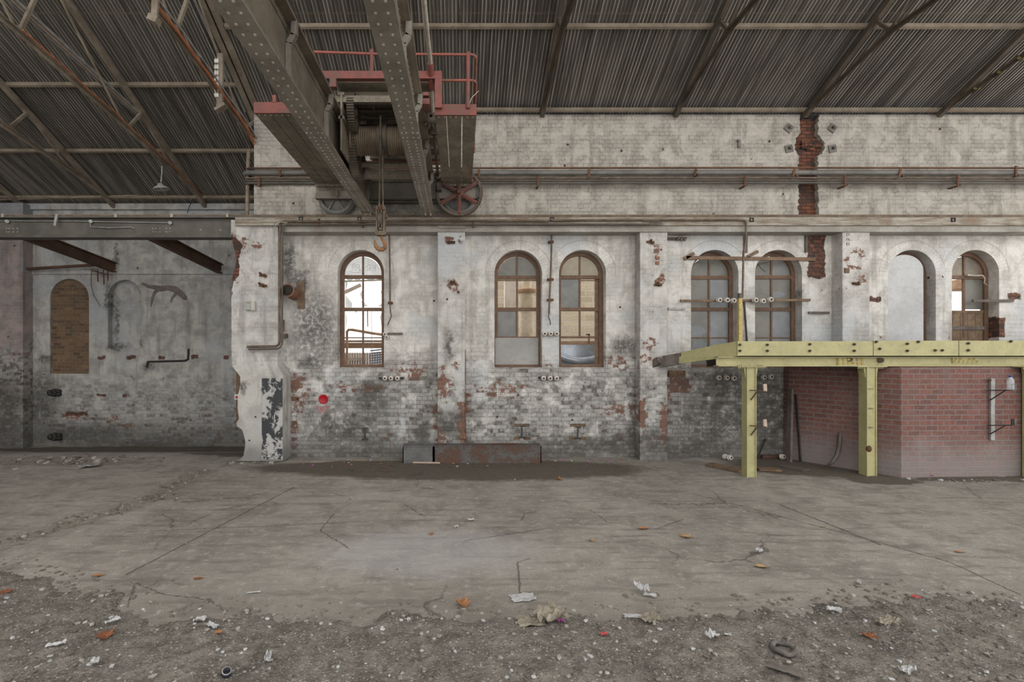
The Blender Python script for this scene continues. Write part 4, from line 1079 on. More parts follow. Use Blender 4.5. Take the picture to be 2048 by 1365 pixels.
def wheel(x, y, z, r, mat, rim=.07, w=.12, spokes=6, hub=.10, disc=True, rot=.0):
    mb = MB()
    mb.lathe((x, y, z), (0, 1, 0), [(0, r - rim), (0, r), (w * .75, r), (w * .75, r + .03), (w, r + .03), (w, r - rim), (0, r - rim)], 44)
    mb.lathe((x, y - .02, z), (0, 1, 0), [(0, .0), (0, hub), (w + .04, hub), (w + .04, 0)], 20)
    if disc: mb.lathe((x, y + w * .45, z), (0, 1, 0), [(0, .02), (0, r - rim + .01), (.03, r - rim + .01), (.03, .02)], 44)
    for k in range(spokes):
        a = rot + 2 * PI * k / spokes
        mb.bar((x + math.cos(a) * hub * .8, y + w * .35, z + math.sin(a) * hub * .8), (x + math.cos(a) * (r - rim * .6), y + w * .35, z + math.sin(a) * (r - rim * .6)), w * .6, .035, (0, 0, 1) if abs(math.sin(a)) < .9 else (1, 0, 0))
    return mb.build('wheel', mat, crane)
RZ = 5.92
wheel(-2.98, 12.0, RZ + .43, .42, M['wheel_grey'], rot=PI / 6 + .52)
wheel(-.02, 12.0, RZ + .43, .42, M['wheel_grey'], rot=PI / 6)
mb = MB().box(-3.36, -2.66, 11.84, 11.98, 6.44, 6.58); mb.box(-3.12, -2.84, 11.86, 12.0, 6.26, 6.46); mb.cyl((-2.98, 11.82, 6.36), (-2.98, 12.0, 6.36), .11, 18)
mb.build('axle_box', M['walk'], crane)

def gear(parent, c, axis, r, w, teeth, spokes, hub, name, mat, rim=.09, smat=None, rot=0, stw=.05):
    """toothed ring with spokes; axis 'x' or 'y'"""
    mb = MB(); N = teeth * 4; td = 2 * PI * r / teeth * .42
    def pt(a, rad, t):
        return (c[0] + math.cos(a) * rad, c[1] + t, c[2] + math.sin(a) * rad) if axis == 'y' else (c[0] + t, c[1] + math.cos(a) * rad, c[2] + math.sin(a) * rad)
    v = []; f = []
    prof = [r - td, r, r, r - td]
    for t in (-w / 2, w / 2):
        for i in range(N): v.append(pt(2 * PI * (i + (.0)) / N, prof[i % 4] , t))
        for i in range(N): v.append(pt(2 * PI * i / N, r - td - rim, t))
    for i in range(N):
        j = (i + 1) % N
        f += [(i, j, N + j, N + i), (2 * N + j, 2 * N + i, 3 * N + i, 3 * N + j), (i, 2 * N + i, 2 * N + j, j), (N + i, N + j, 3 * N + j, 3 * N + i)]
    mb.add(v, f)
    ring = mb.build(name, mat, parent, recalc=True); ORIG[ring.name] = ORIG[parent.name]
    m2 = MB(); ax = (0, 1, 0) if axis == 'y' else (1, 0, 0)
    m2.lathe(pt(0, 0, -w * .6), ax, [(0, .0), (0, hub), (w * 1.2, hub), (w * 1.2, 0)], 20)
    for k in range(spokes):
        a = rot + 2 * PI * k / spokes; p = Vector(pt(a, hub * .7, 0)); q = Vector(pt(a, r - td - rim * .6, 0)); up = ax
        m2.bar(p, q, stw * 1.5, w * .55, up); m2.bar(p, q, stw * .5, w * 1.0, up)
    m2.build('spokes', smat or mat, ring)
    return ring
gear(crane, (-.02, 11.74, RZ + .43), 'y', .555, .09, 84, 6, .085, 'drive_gear', M['gear'], .055, M['red'], PI / 2, .06)
mb = MB().cyl((-.02, 11.6, RZ + .43), (-.02, 12.2, RZ + .43), .05, 14); mb.build('axle', M['gear'], crane)
# bracket to the right of the drive gear
mb = MB().box(.40, .46, 11.8, 12.2, 6.22, 6.56); mb.box(.1, .46, 11.9, 12.0, 6.36, 6.45); mb.box(.2, .42, 11.95, 12.0, 6.2, 6.26); mb.build('carriage_bracket', M['pipe_grey'], crane)

# walkways either side
def walkway(x0, x1, ys, y0, y1, z, red_h, nm):
    seg_ = []
    for a, b in ys:
        mb = MB().box(a, b, y0 + .02, y1, z, z + .05); mb.build('walkway_board', M['walk'], crane)
    MB().box(x0, x1, y1 - .05, y1, z - .06, z).build('walkway_bearer', M['walk'], crane)
    mb = MB().box(x0, x1, y0 - .02, y0 + .02, z - .01, z + red_h)
    f = mb.build('red_fascia', M['red'], crane); ORIG[f.name] = ORIG[crane.name]
    m2 = MB()
    for i in range(7): m2.rivet((x0 + .06 + i * (x1 - x0 - .12) / 6, y0 + .07, z), (0, 0, -1), .022)
    for i in range(6): m2.rivet((x0 + .08 + i * (x1 - x0 - .16) / 5, y1 - .05, z - .03), (0, -1, 0), .02)
    m2.build('fascia_bolts', M['rivet'], f)
walkway(-.42, .275, [(-.42, -.236), (-.222, .022), (.045, .275)], 8.33, 11.8, 6.57, .17, 'r')
walkway(-3.40, -2.70, [(-3.40, -3.16), (-3.15, -2.93), (-2.92, -2.70)], 8.26, 11.8, 6.57, .17, 'l')
# red cross beam over the girders with legs down to the fascias
Y = 8.3
mb = MB().box(FX(640, Y), FX(884, Y), Y - .05, Y + .05, FZ(160, Y), FZ(145, Y)); mb.build('cross_beam', M['red'], crane)
mb = MB().box(FX(870, Y), FX(884, Y), Y - .05, Y + .05, FZ(218, Y), FZ(160, Y)); mb.build('beam_leg', M['red'], crane)
mb = MB().box(FX(661, Y), FX(674, Y), Y - .06, Y + .06, FZ(177, Y), FZ(160, Y)); mb.build('beam_leg', M['red'], crane)
mb = MB().bar(P(550, 206, 8.26), P(549, 192, 8.26), .06, .06); mb.build('beam_leg', M['red'], crane)
# deck over the girders
mb = MB().box(FX(672, Y), FX(880, Y), Y + .05, 11.8, 7.12, 7.16)
for i in range(6): mb.box(FX(672, Y), FX(880, Y), Y + .35 + i * .55, Y + .43 + i * .55, 7.03, 7.12)
mb.build('upper_deck', M['walk'], crane)
# handrails
def rail(pts, r=.022):
    mb = MB().tube(pts, r, 10); return mb.build('handrail', M['red_bright'], crane)
xr_ = .27
rail([P(628, 104, Y), P(690, 106, Y), P(745, 108, Y), P(880, 109, Y), P(943, 109.5, Y), P(949, 111, Y), P(952.4, 116, Y)] + [(xr_, Y + .04 + .9 * i, FZ(116, Y) + .0) for i in range(1, 5)])
rail([P(884, 161, Y), P(943, 161, Y), P(949, 162, Y), P(952.4, 166, Y)] + [(xr_, Y + .04 + .9 * i, FZ(166, Y)) for i in range(1, 5)])
for px, a, b in ((743.5, 102, 146), (936, 107, 217)):
    mb = MB().tube([P(px, b, Y), P(px, a, Y)], .033, 10); mb.ball(P(px, a, Y), .036); mb.build('rail_post', M['red'], crane)
for y in (9.9, 11.7):
    mb = MB().tube([(xr_, y, 6.57), (xr_, y, FZ(116, Y))], .028, 8); mb.build('rail_post', M['red'], crane)
mb = MB().tube([P(938, 212, Y), P(943, 196, Y), P(955, 184, Y), P(957, 182, Y)], .006, 5); mb.build('tie_wire', M['cable_pale'], crane)

# long travel drive shaft along the right girder
mb = MB().tube([(-.48, G0, 7.30), (-.48, 8.1, 7.30)], .035, 12); mb.build('line_shaft', M['cable_pale'], crane)
A = Vector((-.48, 8.1, 7.3)); B = P(868, 262, 9.2); C = P(876, 352, 11.55)
mb = MB().tube([A, A.lerp(B, .35)], .055, 12); mb.build('shaft_coupling', M['red'], crane)
mb = MB().tube([A.lerp(B, .3), B], .032, 10); mb.build('line_shaft', M['cable_pale'], crane)
mb = MB().tube([B, C], .032, 10); mb.build('line_shaft', M['conduit'], crane)
mb = MB().lathe(P(864, 236, 8.9), (0.2, 1, -.2), [(-.06, .03), (-.06, .13), (.02, .17), (.06, .10), (.10, .05)], 18); mb.lathe(P(868, 258, 9.1), (0, .3, -1), [(-.1, .05), (-.1, .10), (.1, .10), (.1, .05)], 14)
for k in range(14):
    a = 2 * PI * k / 14; q = P(863, 236, 8.88); mb.bar(q + Vector((math.cos(a) * .13, 0, math.sin(a) * .13)), q + Vector((math.cos(a) * .19, 0, math.sin(a) * .19)), .03, .08, (0, 1, 0))
mb.build('bevel_gears', M['grease'], crane)
mb = MB().box(-.53, -.43, 11.5, 11.7, 6.35, 6.52); mb.lathe(C, (0, 1, 0), [(-.05, .02), (-.05, .085), (.08, .085), (.08, .02)], 16); mb.build('pinion_bearing', M['grease'], crane)
mb = MB().box(GX[1] + .15, FX(858, Y), Y - .1, Y + .1, FZ(197, Y), FZ(190, Y)); mb.box(GX[1] + .1, FX(860, Y), Y - .12, Y + .12, FZ(215, Y), FZ(204, Y)); mb.build('shaft_bracket', M['red'], crane)
# red braces seen through the frame
for py, y, a, b in ((286, 11.0, 850, 884), (326, 11.5, 690, 885), (240, 9.9, 735, 792), (250, 9.9, 740, 800)):
    mb = MB().tube([P(a, py, y), P(b, py, y)], .03 if py != 326 else .05, 8); mb.build('brace_rod', M['red'], crane)

# ---------------------------------------------------------------- hoisting crab between the girders
Y = 9.1
crab = thing('hoist_crab', 'greasy winch crab with rope drum and large gears between the crane girders', 'hoist', P(770, 300, Y))
xl, xr_ = -2.0, -.93
mb = MB()
for x in (xl, xr_):
    mb.box(x - .015, x + .015, 8.42, 10.0, 6.02, 6.95)
    mb.box(x - .05, x + .05, 8.42, 10.0, 6.95, 7.0); mb.box(x - .05, x + .05, 8.42, 10.0, 6.55, 6.60)
for y in (8.5, 9.95):
    mb.box(xl - .25, xr_ + .25, y - .04, y + .04, 6.85, 6.96)
mb.box(xl, xr_, 9.8, 9.95, 6.05, 6.2)
fr = mb.build('crab_frame', M['walk'], crab)
c = P(770, 283, Y)
prof = []; L = xr_ - xl - .14; n_ = 48
for i in range(n_ + 1):
    t = -L / 2 + L * i / n_; prof.append((t, .25 + (.008 if i % 2 else -.022)))
prof = [(-L / 2 - .02, .0), (-L / 2 - .02, .30), (-L / 2, .30)] + prof + [(L / 2, .30), (L / 2 + .02, .30), (L / 2 + .02, 0)]
mb = MB().lathe(((xl + xr_) / 2, Y, c.z), (1, 0, 0), prof, 40, False); mb.build('rope_drum', M['drum'], crab)
gear(crab, (-1.93, 9.35, FZ(304, 9.35)), 'x', .50, .14, 64, 6, .10, 'drum_gear', M['grease'], .07, M['gear'])
gear(crab, (-1.86, 8.75, FZ(226, 8.75)), 'x', .32, .12, 44, 5, .08, 'intermediate_gear', M['grease'], .06)
gear(crab, (-1.93, 9.0, FZ(262, 9.0)), 'x', .22, .14, 30, 4, .07, 'pinion_gear', M['grease'], .05)
mb = MB().lathe(P(742, 205, 8.75), (1, .1, .08), [(-.28, 0), (-.28, .085), (.02, .10), (.02, .12), (.06, .12), (.06, .10), (.55, .14), (.55, 0)], 22); mb.build('motor_barrel', M['grease'], crab)
for a, b, py, y, r_ in ((715, 800, 221, 9.0, .05), (705, 800, 236, 9.3, .035), (712, 812, 252, 9.5, .03), (700, 830, 330, 9.6, .05)):
    mb = MB().tube([P(a, py, y), P(b, py, y)], r_, 12); mb.build('cross_shaft', M['grease'] if py < 300 else M['walk'], crab)
mb = MB().lathe(P(740, 250, 9.5), (1, 0, 0), [(-.06, 0), (-.06, .055), (.06, .055), (.06, 0)], 12)
for k in range(10):
    a = 2 * PI * k / 10; q = P(740, 250, 9.5); mb.bar(q + Vector((0, math.cos(a) * .05, math.sin(a) * .05)), q + Vector((0, math.cos(a) * .075, math.sin(a) * .075)), .02, .12, (1, 0, 0))
mb.build('spur_pinion', M['grease'], crab)
for x in (-2.02, -.90):
    for y in (8.6, 9.85):
        mb = MB().lathe((x - .04, y, GT + .16), (1, 0, 0), [(0, 0), (0, .12), (.02, .12), (.02, .1), (.08, .1), (.08, 0)], 20); mb.build('crab_wheel', M['grease'], crab)

# ---------------------------------------------------------------- rope and hook block
Yh = 8.85
mb = MB()
top = c.z - .1
for x0, x1 in ((760.0, 758.5), (763.5, 766.5)):
    mb.tube([(FX(x0, Yh), Yh, top), P((x0 + x1) / 2, 350, Yh), P(x1, 438, Yh)], .014, 7)
mb.tube([P(761, 232, 8.82), P(761.5, 300, 8.80), P(762, 312, 8.82)], .02, 7)
mb.lathe(((FX(762, Yh)), Y, c.z), (1, 0, 0), [(-.09, .268), (-.06, .285), (0, .285), (.06, .285), (.09, .268)], 36)
mb.tube([P(765, 300, Yh), P(765.5, 330, Yh), P(764, 348, Yh)], .022, 7)
solo(mb, 'wire_rope', M['rope'], 'dusty wire rope falling from the winch drum to the hook block', 'rope')
hb = thing('hook_block', 'brown iron hook block with a rusty ochre hook hanging before the window', 'hook', P(762, 502, Yh))
for px in (755, 769):
    w_ = MB(); x = FX(px, Yh)
    w_.prism([(x - .014, Yh - .07, FZ(414, Yh)), (x - .014, Yh + .07, FZ(414, Yh)), (x - .014, Yh + .10, FZ(440, Yh)), (x - .014, Yh + .08, FZ(468, Yh)), (x - .014, Yh - .08, FZ(468, Yh)), (x - .014, Yh - .10, FZ(440, Yh))], (.028, 0, 0))
    w_.build('cheek_plate', M['block'], hb, recalc=True)
for px in (759.5, 765):
    s_ = MB().box(FX(px, Yh) - .008, FX(px, Yh) + .008, Yh - .11, Yh - .06, FZ(458, Yh), FZ(415, Yh)); s_.build('guard_strap', M['block'], hb)
s_ = MB().lathe(P(762, 440, Yh), (1, 0, 0), [(-.035, .0), (-.035, .16), (-.01, .13), (.01, .13), (.035, .16), (.035, 0)], 24); s_.build('sheave', M['grease'], hb)
s_ = MB().cyl(P(752, 433, Yh), P(773.5, 433, Yh), .028, 12); s_.cyl(P(772, 433, Yh), P(774.5, 433, Yh), .045, 6); s_.cyl(P(752, 437, Yh), P(753.5, 437, Yh), .04, 6); s_.build('sheave_pin', M['block'], hb)
s_ = MB().bar(P(754, 417, Yh - .09), P(771, 417, Yh - .09), .04, .04)
for px in (758.5, 766): s_.cyl(P(px, 417, Yh), P(px, 406, Yh), .016, 8)
s_.build('rope_clamp', M['block'], hb)
s_ = MB(); q = [P(751, 463, Yh), P(773, 463, Yh), P(773, 469, Yh), P(768, 472, Yh), P(756, 472, Yh), P(751, 469, Yh)]
s_.prism([p + Vector((0, -.07, 0)) for p in q], (0, .14, 0)); s_.prism([p + Vector((0, -.08, 0)) for p in (P(758, 462, Yh), P(766, 462, Yh), P(764, 457, Yh), P(760, 457, Yh))], (0, .16, 0)); s_.build('crosshead', M['block'], hb, recalc=True)
hk = [(762.5, 470, .022), (763, 475, .026), (765.5, 480, .029), (769.5, 486, .031), (771, 491, .034), (769.5, 496, .037), (765, 499, .039), (760, 499.5, .038), (755, 497.5, .036), (751.5, 493, .031), (750, 487, .025), (749.2, 482, .017), (749, 479.5, .006)]
s_ = MB().tube([P(a, b, Yh) for a, b, r_ in hk], [r_ for a, b, r_ in hk], 14); s_.build('hook', M['hook'], hb)

# crane rail and the annex rail girder
mb = MB()
x0, x1 = FX(-110, 12.05), 16.0
mb.box(x0, x1, 12.03, 12.09, 5.84, 5.92); mb.box(x0, x1, 12.0, 12.12, 5.836, 5.852)
solo(mb, 'crane_rail', M['conduit'], 'long crane rail lying along the top of the ledge', 'rail')
t = thing('rail_girder', 'deep grey steel girder carrying the crane rail across the annex opening', 'girder', P(230, 475, 12.0))
YR = 11.98; xe = FX(463, YR)
mb = MB().box(x0, xe, YR + .12, YR + .15, FZ(474, YR), FZ(432, YR)); mb.box(x0, xe, YR, YR + .3, FZ(475, YR), FZ(470, YR)); mb.box(x0, FX(548, YR - .05), YR, YR + .3, FZ(433, YR), 5.835)
gd = mb.build('girder_beam', M['girder_old'], t); ORIG[gd.name] = ORIG[t.name]
mb = MB()
for px in (4, 9, 18, 26, 300, 306, 314, 327, 334):
    for py in (455, 462): mb.rivet((FX(px, YR), YR + .12, FZ(py, YR)), (0, -1, 0), .02)
for px in (396, 436): mb.rivet((FX(px, YR), YR + .12, FZ(458, YR)), (0, -1, 0), .022)
for px in (6, 232, 344, 455):
    mb.box(FX(px, YR) - .03, FX(px, YR) + .03, YR - .02, YR + .05, FZ(435, YR), FZ(428, YR))
mb.build('girder_rivets', M['rivet'], gd)
mb = MB().bar(P(114, 429, YR - .02), P(110, 452, YR - .02), .06, .03, (0, 1, 0)); solo(mb, 'strap_bracket', M['galv'], 'pale strap bracket leaning on the annex rail girder', 'bracket')
t = thing('conduit_run', 'thin pale conduit with round boxes along the annex rail girder', 'conduit', P(200, 465, YR))
yc = YR + .09
MB().tube([P(-40, 442, yc), P(150, 442.5, yc), P(220, 444, yc), P(338, 446, yc)], .013, 6).build('conduit', M['galv'], t)
MB().tube([P(181, 444, yc), P(181, 454, yc), P(215, 456, yc), P(262, 455, yc), P(270, 458, yc)], .013, 6).build('conduit', M['galv'], t)
for px, py in ((14, 443), (181, 443), (340, 446)):
    m_ = MB(); m_.cyl(P(px, py, yc - .04), P(px, py, yc + .02), .042, 12); m_.build('conduit_box', M['galv'], t)

# rusty beams from the girder back to the annex wall
for (xa, za, xb, zb, lab) in ((-10.75, 5.55, -10.62, 5.2, 'rusty iron beam sloping from the rail girder, left one'), (-7.6, 5.52, -7.36, 5.16, 'rusty iron beam sloping from the rail girder, nearer the broken pier')):
    mb = MB().isec((xa, 12.2, za), (xb, 15.42, zb), .16, .30, .02, .025)
    solo(mb, 'cross_beam', M['rust_beam'], lab, 'beam', 'rusty beams behind the rail girder')
mb = MB().tube([P(-60, 541, 15.2), P(60, 538, 15.2), P(190, 530, 15.2)], .045, 10); solo(mb, 'wall_pipe', M['rust_beam'], 'brown pipe across the annex wall below the left rusty beam', 'pipe')
# ---------------------------------------------------------------- service pipes on the upper wall
YS = 12.225
def wall_pipe(py, r, mat, label, px0=487, group='service pipes along the upper wall', wrap=True, dy=0.0):
    y = YS + dy
    z = FZ(py, y)
    pts = [(16.1, y, z), (FX(1500, y), y, z + .008), (0, y, z), (FX(700, y), y, z), (FX(px0 + 8, y), y, z)]
    if wrap: pts += [(FX(px0 + 2, y), y + .04, z), (FX(px0, y), y + .14, z), (FX(px0, y), y + .5, z)]
    mb = MB().tube(pts, r, 12)
    solo(mb, 'service_pipe', M[mat], label, 'pipe', group)
wall_pipe(346, .062, 'pipe_grey', 'thick grey pipe along the upper wall, fattest of the bundle', 488)
wall_pipe(336.5, .022, 'rust', 'thin rusty pipe above the fattest pipe on the upper wall', 490)
wall_pipe(356.5, .025, 'conduit', 'thin rusty pipe just below the fattest pipe on the upper wall', 488)
wall_pipe(361.5, .024, 'pipe_dark', 'thin dark pipe second from the bottom of the upper wall bundle', 489)
wall_pipe(366.5, .03, 'pipe_dark', 'dark pipe lowest of the upper wall bundle', 487)
cl = [(958, 335, 355), (1178, 335, 355), (1393, 335, 352), (1590, 335, 354), (1802, 335, 355), (2032, 332, 354), (560, 335, 352), (1076, 352, 373), (1490, 352, 373), (1690, 350, 373), (1916, 350, 373), (518, 352, 372)]
for i, (px, a, b) in enumerate(cl):
    mb = MB().bar(P(px, a, YS - .075), P(px + (-4 if a == 335 and px > 1300 else 0), b, YS - .075), .05, .02, (0, 1, 0))
    mb.box(FX(px, YS) - .02, FX(px, YS) + .02, YS - .075, YU + .02, FZ(b, YS) - .0, FZ(b, YS) + .03)
    up = a < 345
    solo(mb, 'pipe_clamp', M['rust'], 'rusty clamp %s, %s' % ('over the fattest upper wall pipe' if up else 'over the thin upper wall pipes', {958: 'right of the drive gear', 1178: 'above the two window pair', 1393: 'left of the bare brick chase', 1590: 'at the bare brick chase', 1802: 'right of the bare brick chase', 2032: 'at the right edge', 560: 'left of the crane', 1076: 'above the sheet-filled window', 1490: 'above the long bent conduit', 1690: 'just right of the bare brick chase', 1916: 'toward the right edge', 518: 'at the wall corner'}[px]), 'clamp', 'pipe clamps')
# diamond anchor plates round the chase
for px, py, lab in ((1577, 257, 'upper left'), (1664, 257, 'upper right'), (1577, 298, 'lower left'), (1664, 298, 'lower right')):
    c = P(px, py, YU - .0); t = thing('anchor_plate', 'grey square anchor plate turned on its corner, %s of the bare brick chase' % lab, 'anchor plate', c, 'anchor plates round the chase')
    a = 1.0 if py > 280 else .12; r_ = .13
    q = [c + Vector((math.cos(a + k * PI / 2) * r_, 0, math.sin(a + k * PI / 2) * r_)) for k in range(4)]
    mb = MB().prism(q, (0, -.03, 0)); mb.build('plate', M['pipe_grey'], t, recalc=True)
    mb = MB().cyl(c + Vector((.01, -.03, .01)), c + Vector((.01, -.09, .01)), .04, 6); mb.build('nut', M['pipe_dark'], t)
mb = MB().box(FX(1475, YU), FX(1480, YU), YU - .04, YU, FZ(296, YU), FZ(281, YU)); mb.box(FX(1473, YU), FX(1476, YU), YU - .06, YU, FZ(284, YU), FZ(281, YU))
solo(mb, 'wall_hasp', M['pipe_grey'], 'small grey hasp fixed on the upper wall left of the chase', 'hasp')

# ---------------------------------------------------------------- conduits on the lower wall
YC = 11.9
def tube_thing(name, pts, r, mat, label, cat, group=None, n=8):
    mb = MB(); mb.tube(pts, r, n); return solo(mb, name, M[mat], label, cat, group)
def run(pp, y): return [P(a, b, y) for a, b in pp]
YV = 12.0
tube_thing('bent_conduit', run([(1100, 442), (900, 442), (700, 443), (570, 443), (562, 444), (560, 448), (559, 520), (559, 684), (557, 690), (552, 693), (494, 694)], YC - .0), .028, 'conduit', 'long rusty conduit running under the ledge and down the broken end pier', 'conduit')
tube_thing('bent_conduit', run([(1300, 449), (900, 449), (700, 449.5), (575, 450), (568, 451), (565, 455), (565, 540), (564, 688), (561, 695), (555, 698), (497, 699)], YC), .022, 'pipe_dark', 'darker twin conduit running beside the long rusty one down the end pier', 'conduit')
tube_thing('bent_conduit', run([(1104, 441), (1250, 440.5), (1400, 440), (1484, 440), (1490, 441), (1492, 446), (1492, 478), (1490, 492), (1487, 504), (1486, 560), (1485, 596)], YC), .024, 'conduit', 'rusty conduit along the ledge turning down to the yellow post', 'conduit')
t = thing('drop_conduit', 'thin brown conduit dropping between the two windows of a pair', 'conduit', P(1101, 648, 12.3))
MB().tube(run([(1096, 446), (1101, 446), (1103, 449), (1103, 500), (1101, 560), (1099, 600), (1098, 628)], 12.3), .022, 8).build('conduit', M['conduit'], t)
MB().tube(run([(1098, 628), (1097, 634), (1100, 642), (1101, 650)], 12.32), .014, 6).build('loose_end', M['pipe_dark'], t)
for py in (484, 559, 600): MB().box(FX(1095 + (2 if py < 500 else 0), 12.3), FX(1107, 12.3), 12.27, 12.4, FZ(py + 2, 12.3), FZ(py - 2, 12.3)).build('saddle', M['rust'], t)
t = thing('hanging_conduit', 'brown conduit hanging right of the smashed window, its lower end bent', 'conduit', P(776, 652, 12.3))
MB().tube(run([(771, 453), (775, 453), (778, 456), (779, 500), (780, 560), (780, 606)], 12.3), .022, 8).build('conduit', M['conduit'], t)
MB().tube(run([(780, 606), (781, 625), (783, 632), (780, 640), (775, 651)], 12.3), .016, 6).build('bent_end', M['pipe_dark'], t)
MB().box(FX(776, 12.3), FX(785, 12.3), 12.26, 12.4, FZ(608, 12.3), FZ(604, 12.3)).build('saddle', M['rust'], t)
tube_thing('looped_cable', run([(575, 446), (562, 444), (553, 448), (547, 460), (546, 476), (549, 494), (554, 497)], YC - .06), .01, 'cable_pale', 'pale cable looped at the top of the broken end pier', 'cable')
tube_thing('looped_cable', run([(575, 448), (574, 455), (577, 466), (576, 478)], 12.3), .008, 'cable_pale', 'short pale cable end hanging just right of the pier conduits', 'cable')
for i, (px, py, lab) in enumerate(((638, 443, 'left of the hook'), (725, 446, 'close left of the hook'), (947, 446, 'right of the drive gear'))):
    mb = MB().box(FX(px - 1.2, YC), FX(px + 1.2, YC), YC - .035, YL + .01, FZ(py + 9, YC), FZ(py - 5, YC)); solo(mb, 'conduit_saddle', M['rust'], 'rusty saddle holding the ledge conduits, %s' % lab, 'saddle', 'ledge conduit saddles')
for i, (px, py, lab) in enumerate(((1503, 440, 'over the yellow post'), (1906, 440, 'toward the right end'), (602, 438, 'near the left end'), (719, 438, 'left of the hook'), (1104, 439, 'over the window pair'))):
    c = P(px, py, YL); mb = MB()
    for (a, b, c_, d) in ((-4, -4, 4, -2.4), (-4, 2.4, 4, 4), (-4, -4, -2.4, 4), (2.4, -4, 4, 4)):
        mb.box(FX(px + a, YL), FX(px + c_, YL), YL - .02, YL + .01, FZ(py + d, YL), FZ(py + b, YL))
    solo(mb, 'square_bracket', M['iron_hook_dark'], 'small dark square bracket on the ledge face, %s' % lab, 'bracket', 'ledge square brackets')
mb = MB().bar(P(1284, 441, YL - .02), P(1324, 443, YL - .02), .07, .03, (0, 1, 0)); mb.bar(P(1300, 448, YL - .02), P(1325, 449, YL - .02), .05, .03, (0, 1, 0))
solo(mb, 'ledge_batten', M['timber_grey'], 'pair of weathered battens on the ledge over a pilaster', 'batten')

# clay pipe stub with its board, switch box
t = thing('flue_stub', 'stub of terracotta flue pipe poking from the sooty wall beside the conduits', 'pipe', P(586, 598, 12.3))
a, b = P(575, 581, 11.95), P(590, 590, 12.42)
mb = MB().lathe(a, (b - a), [(0, .135), (0, .165), (.03, .165), (.06, .145), (.52, .145)], 26); mb.build('pipe_shell', M['clay'], t)
mb = MB().lathe(a, (b - a), [(.03, .0), (.03, .001), (.002, .136), (.5, .13)], 26); mb.build('pipe_bore', M['hole'], t)
mb = MB().box(FX(595, 12.34), FX(608, 12.34), 12.34, 12.4, FZ(617, 12.34), FZ(564, 12.34)); mb.build('backing_board', M['timber_door'], t)
mb = MB().cyl(P(601, 589, 12.32), P(601, 589, 12.36), .05, 12); mb.build('board_bolt', M['rust'], t)
t = thing('switch_box', 'small grey switch box on the broken end pier', 'switch box', P(498, 620, 12.04))
MB().box(FX(489, 11.95), FX(501, 11.95), 11.94, 12.04, FZ(620, 11.95), FZ(602, 11.95)).build('box_front', M['box_grey'], t)
MB().box(FX(501, 11.95), FX(509, 11.95), 11.96, 12.04, FZ(621, 11.95), FZ(603, 11.95)).build('box_side', M['box_cream'], t)
MB().box(FX(492, 11.95), FX(500, 11.95), 11.934, 11.94, FZ(607, 11.95), FZ(605, 11.95)).build('maker_plate', M['sign_faded'], t)
mb = MB().box(FX(469, 12.06), FX(478, 12.06), 12.05, 12.11, FZ(800, 12.06), FZ(789, 12.06)); solo(mb, 'alarm_box', M['box_cream'], 'small cream call-point box on the pier edge', 'box')
mb = MB().cyl(P(473.5, 795, 12.04), P(473.5, 795, 12.06), .03, 14); solo(mb, 'alarm_button', M['sign_red'], 'small red button on the cream call-point box', 'button')
mb = MB().tube(run([(568, 640), (568, 664)], 12.28), .02, 6); mb.box(FX(566, 12.28), FX(573, 12.28), 12.2, 12.4, FZ(676, 12.28), FZ(668, 12.28)); solo(mb, 'pipe_tap', M['conduit'], 'small brown pipe end with a tap body low beside the conduits', 'tap')

# red disc and faded board below it
mb = MB().lathe(P(647, 799, YW - .005), (0, -1, 0), [(0, .118), (.018, .118), (.022, .10), (.016, .095), (.016, 0)], 36); solo(mb, 'red_disc', M['sign_red'], 'bright red round disc on the worn lower wall', 'sign')
poly = [(631, 812), (661, 812), (655, 820), (650, 824), (643, 826), (641, 830), (639, 824), (634, 819)]
mb = MB().prism([P(a, b, YW - .004) for a, b in poly], (0, .01, 0)); mb.box(FX(634, YW), FX(660, YW), YW - .012, YW, FZ(814.5, YW), FZ(812.5, YW)); solo(mb, 'faded_board', M['sign_faded'], 'faded red half-round plate below the bright red disc', 'sign', recalc=True)

# I-beam stubs left in the wall
for px, py, lab in ((730, 868, 'below the smashed window'), (1044, 864, 'above the trough right end'), (1156, 866, 'right of the steel trough')):
    mb = MB().isec(P(px, py, YW - .04), P(px, py, YW + .05), .14, .30, .022, .03)
    solo(mb, 'beam_stub', M['iron_hook_dark'], 'cut iron beam stub low in the wall, %s' % lab, 'beam stub', 'cut beam stubs')
    if px > 1000:
        mb = MB()
        for k in range(2): mb.box(FX(px - 16 + k * 16, YW), FX(px - 1 + k * 16, YW), YW - .012, YW + .01, FZ(854, YW), FZ(848, YW))
        mb.box(FX(px - 16, YW), FX(px - 5, YW), YW - .008, YW + .01, FZ(880, YW), FZ(874, YW)); mb.box(FX(px + 4, YW), FX(px + 17, YW), YW - .008, YW + .01, FZ(880, YW), FZ(874, YW))
        solo(mb, 'patch_bricks', M['brown_brick'], 'brown patching bricks around the cut beam stub %s' % lab, 'bricks', 'patching bricks')

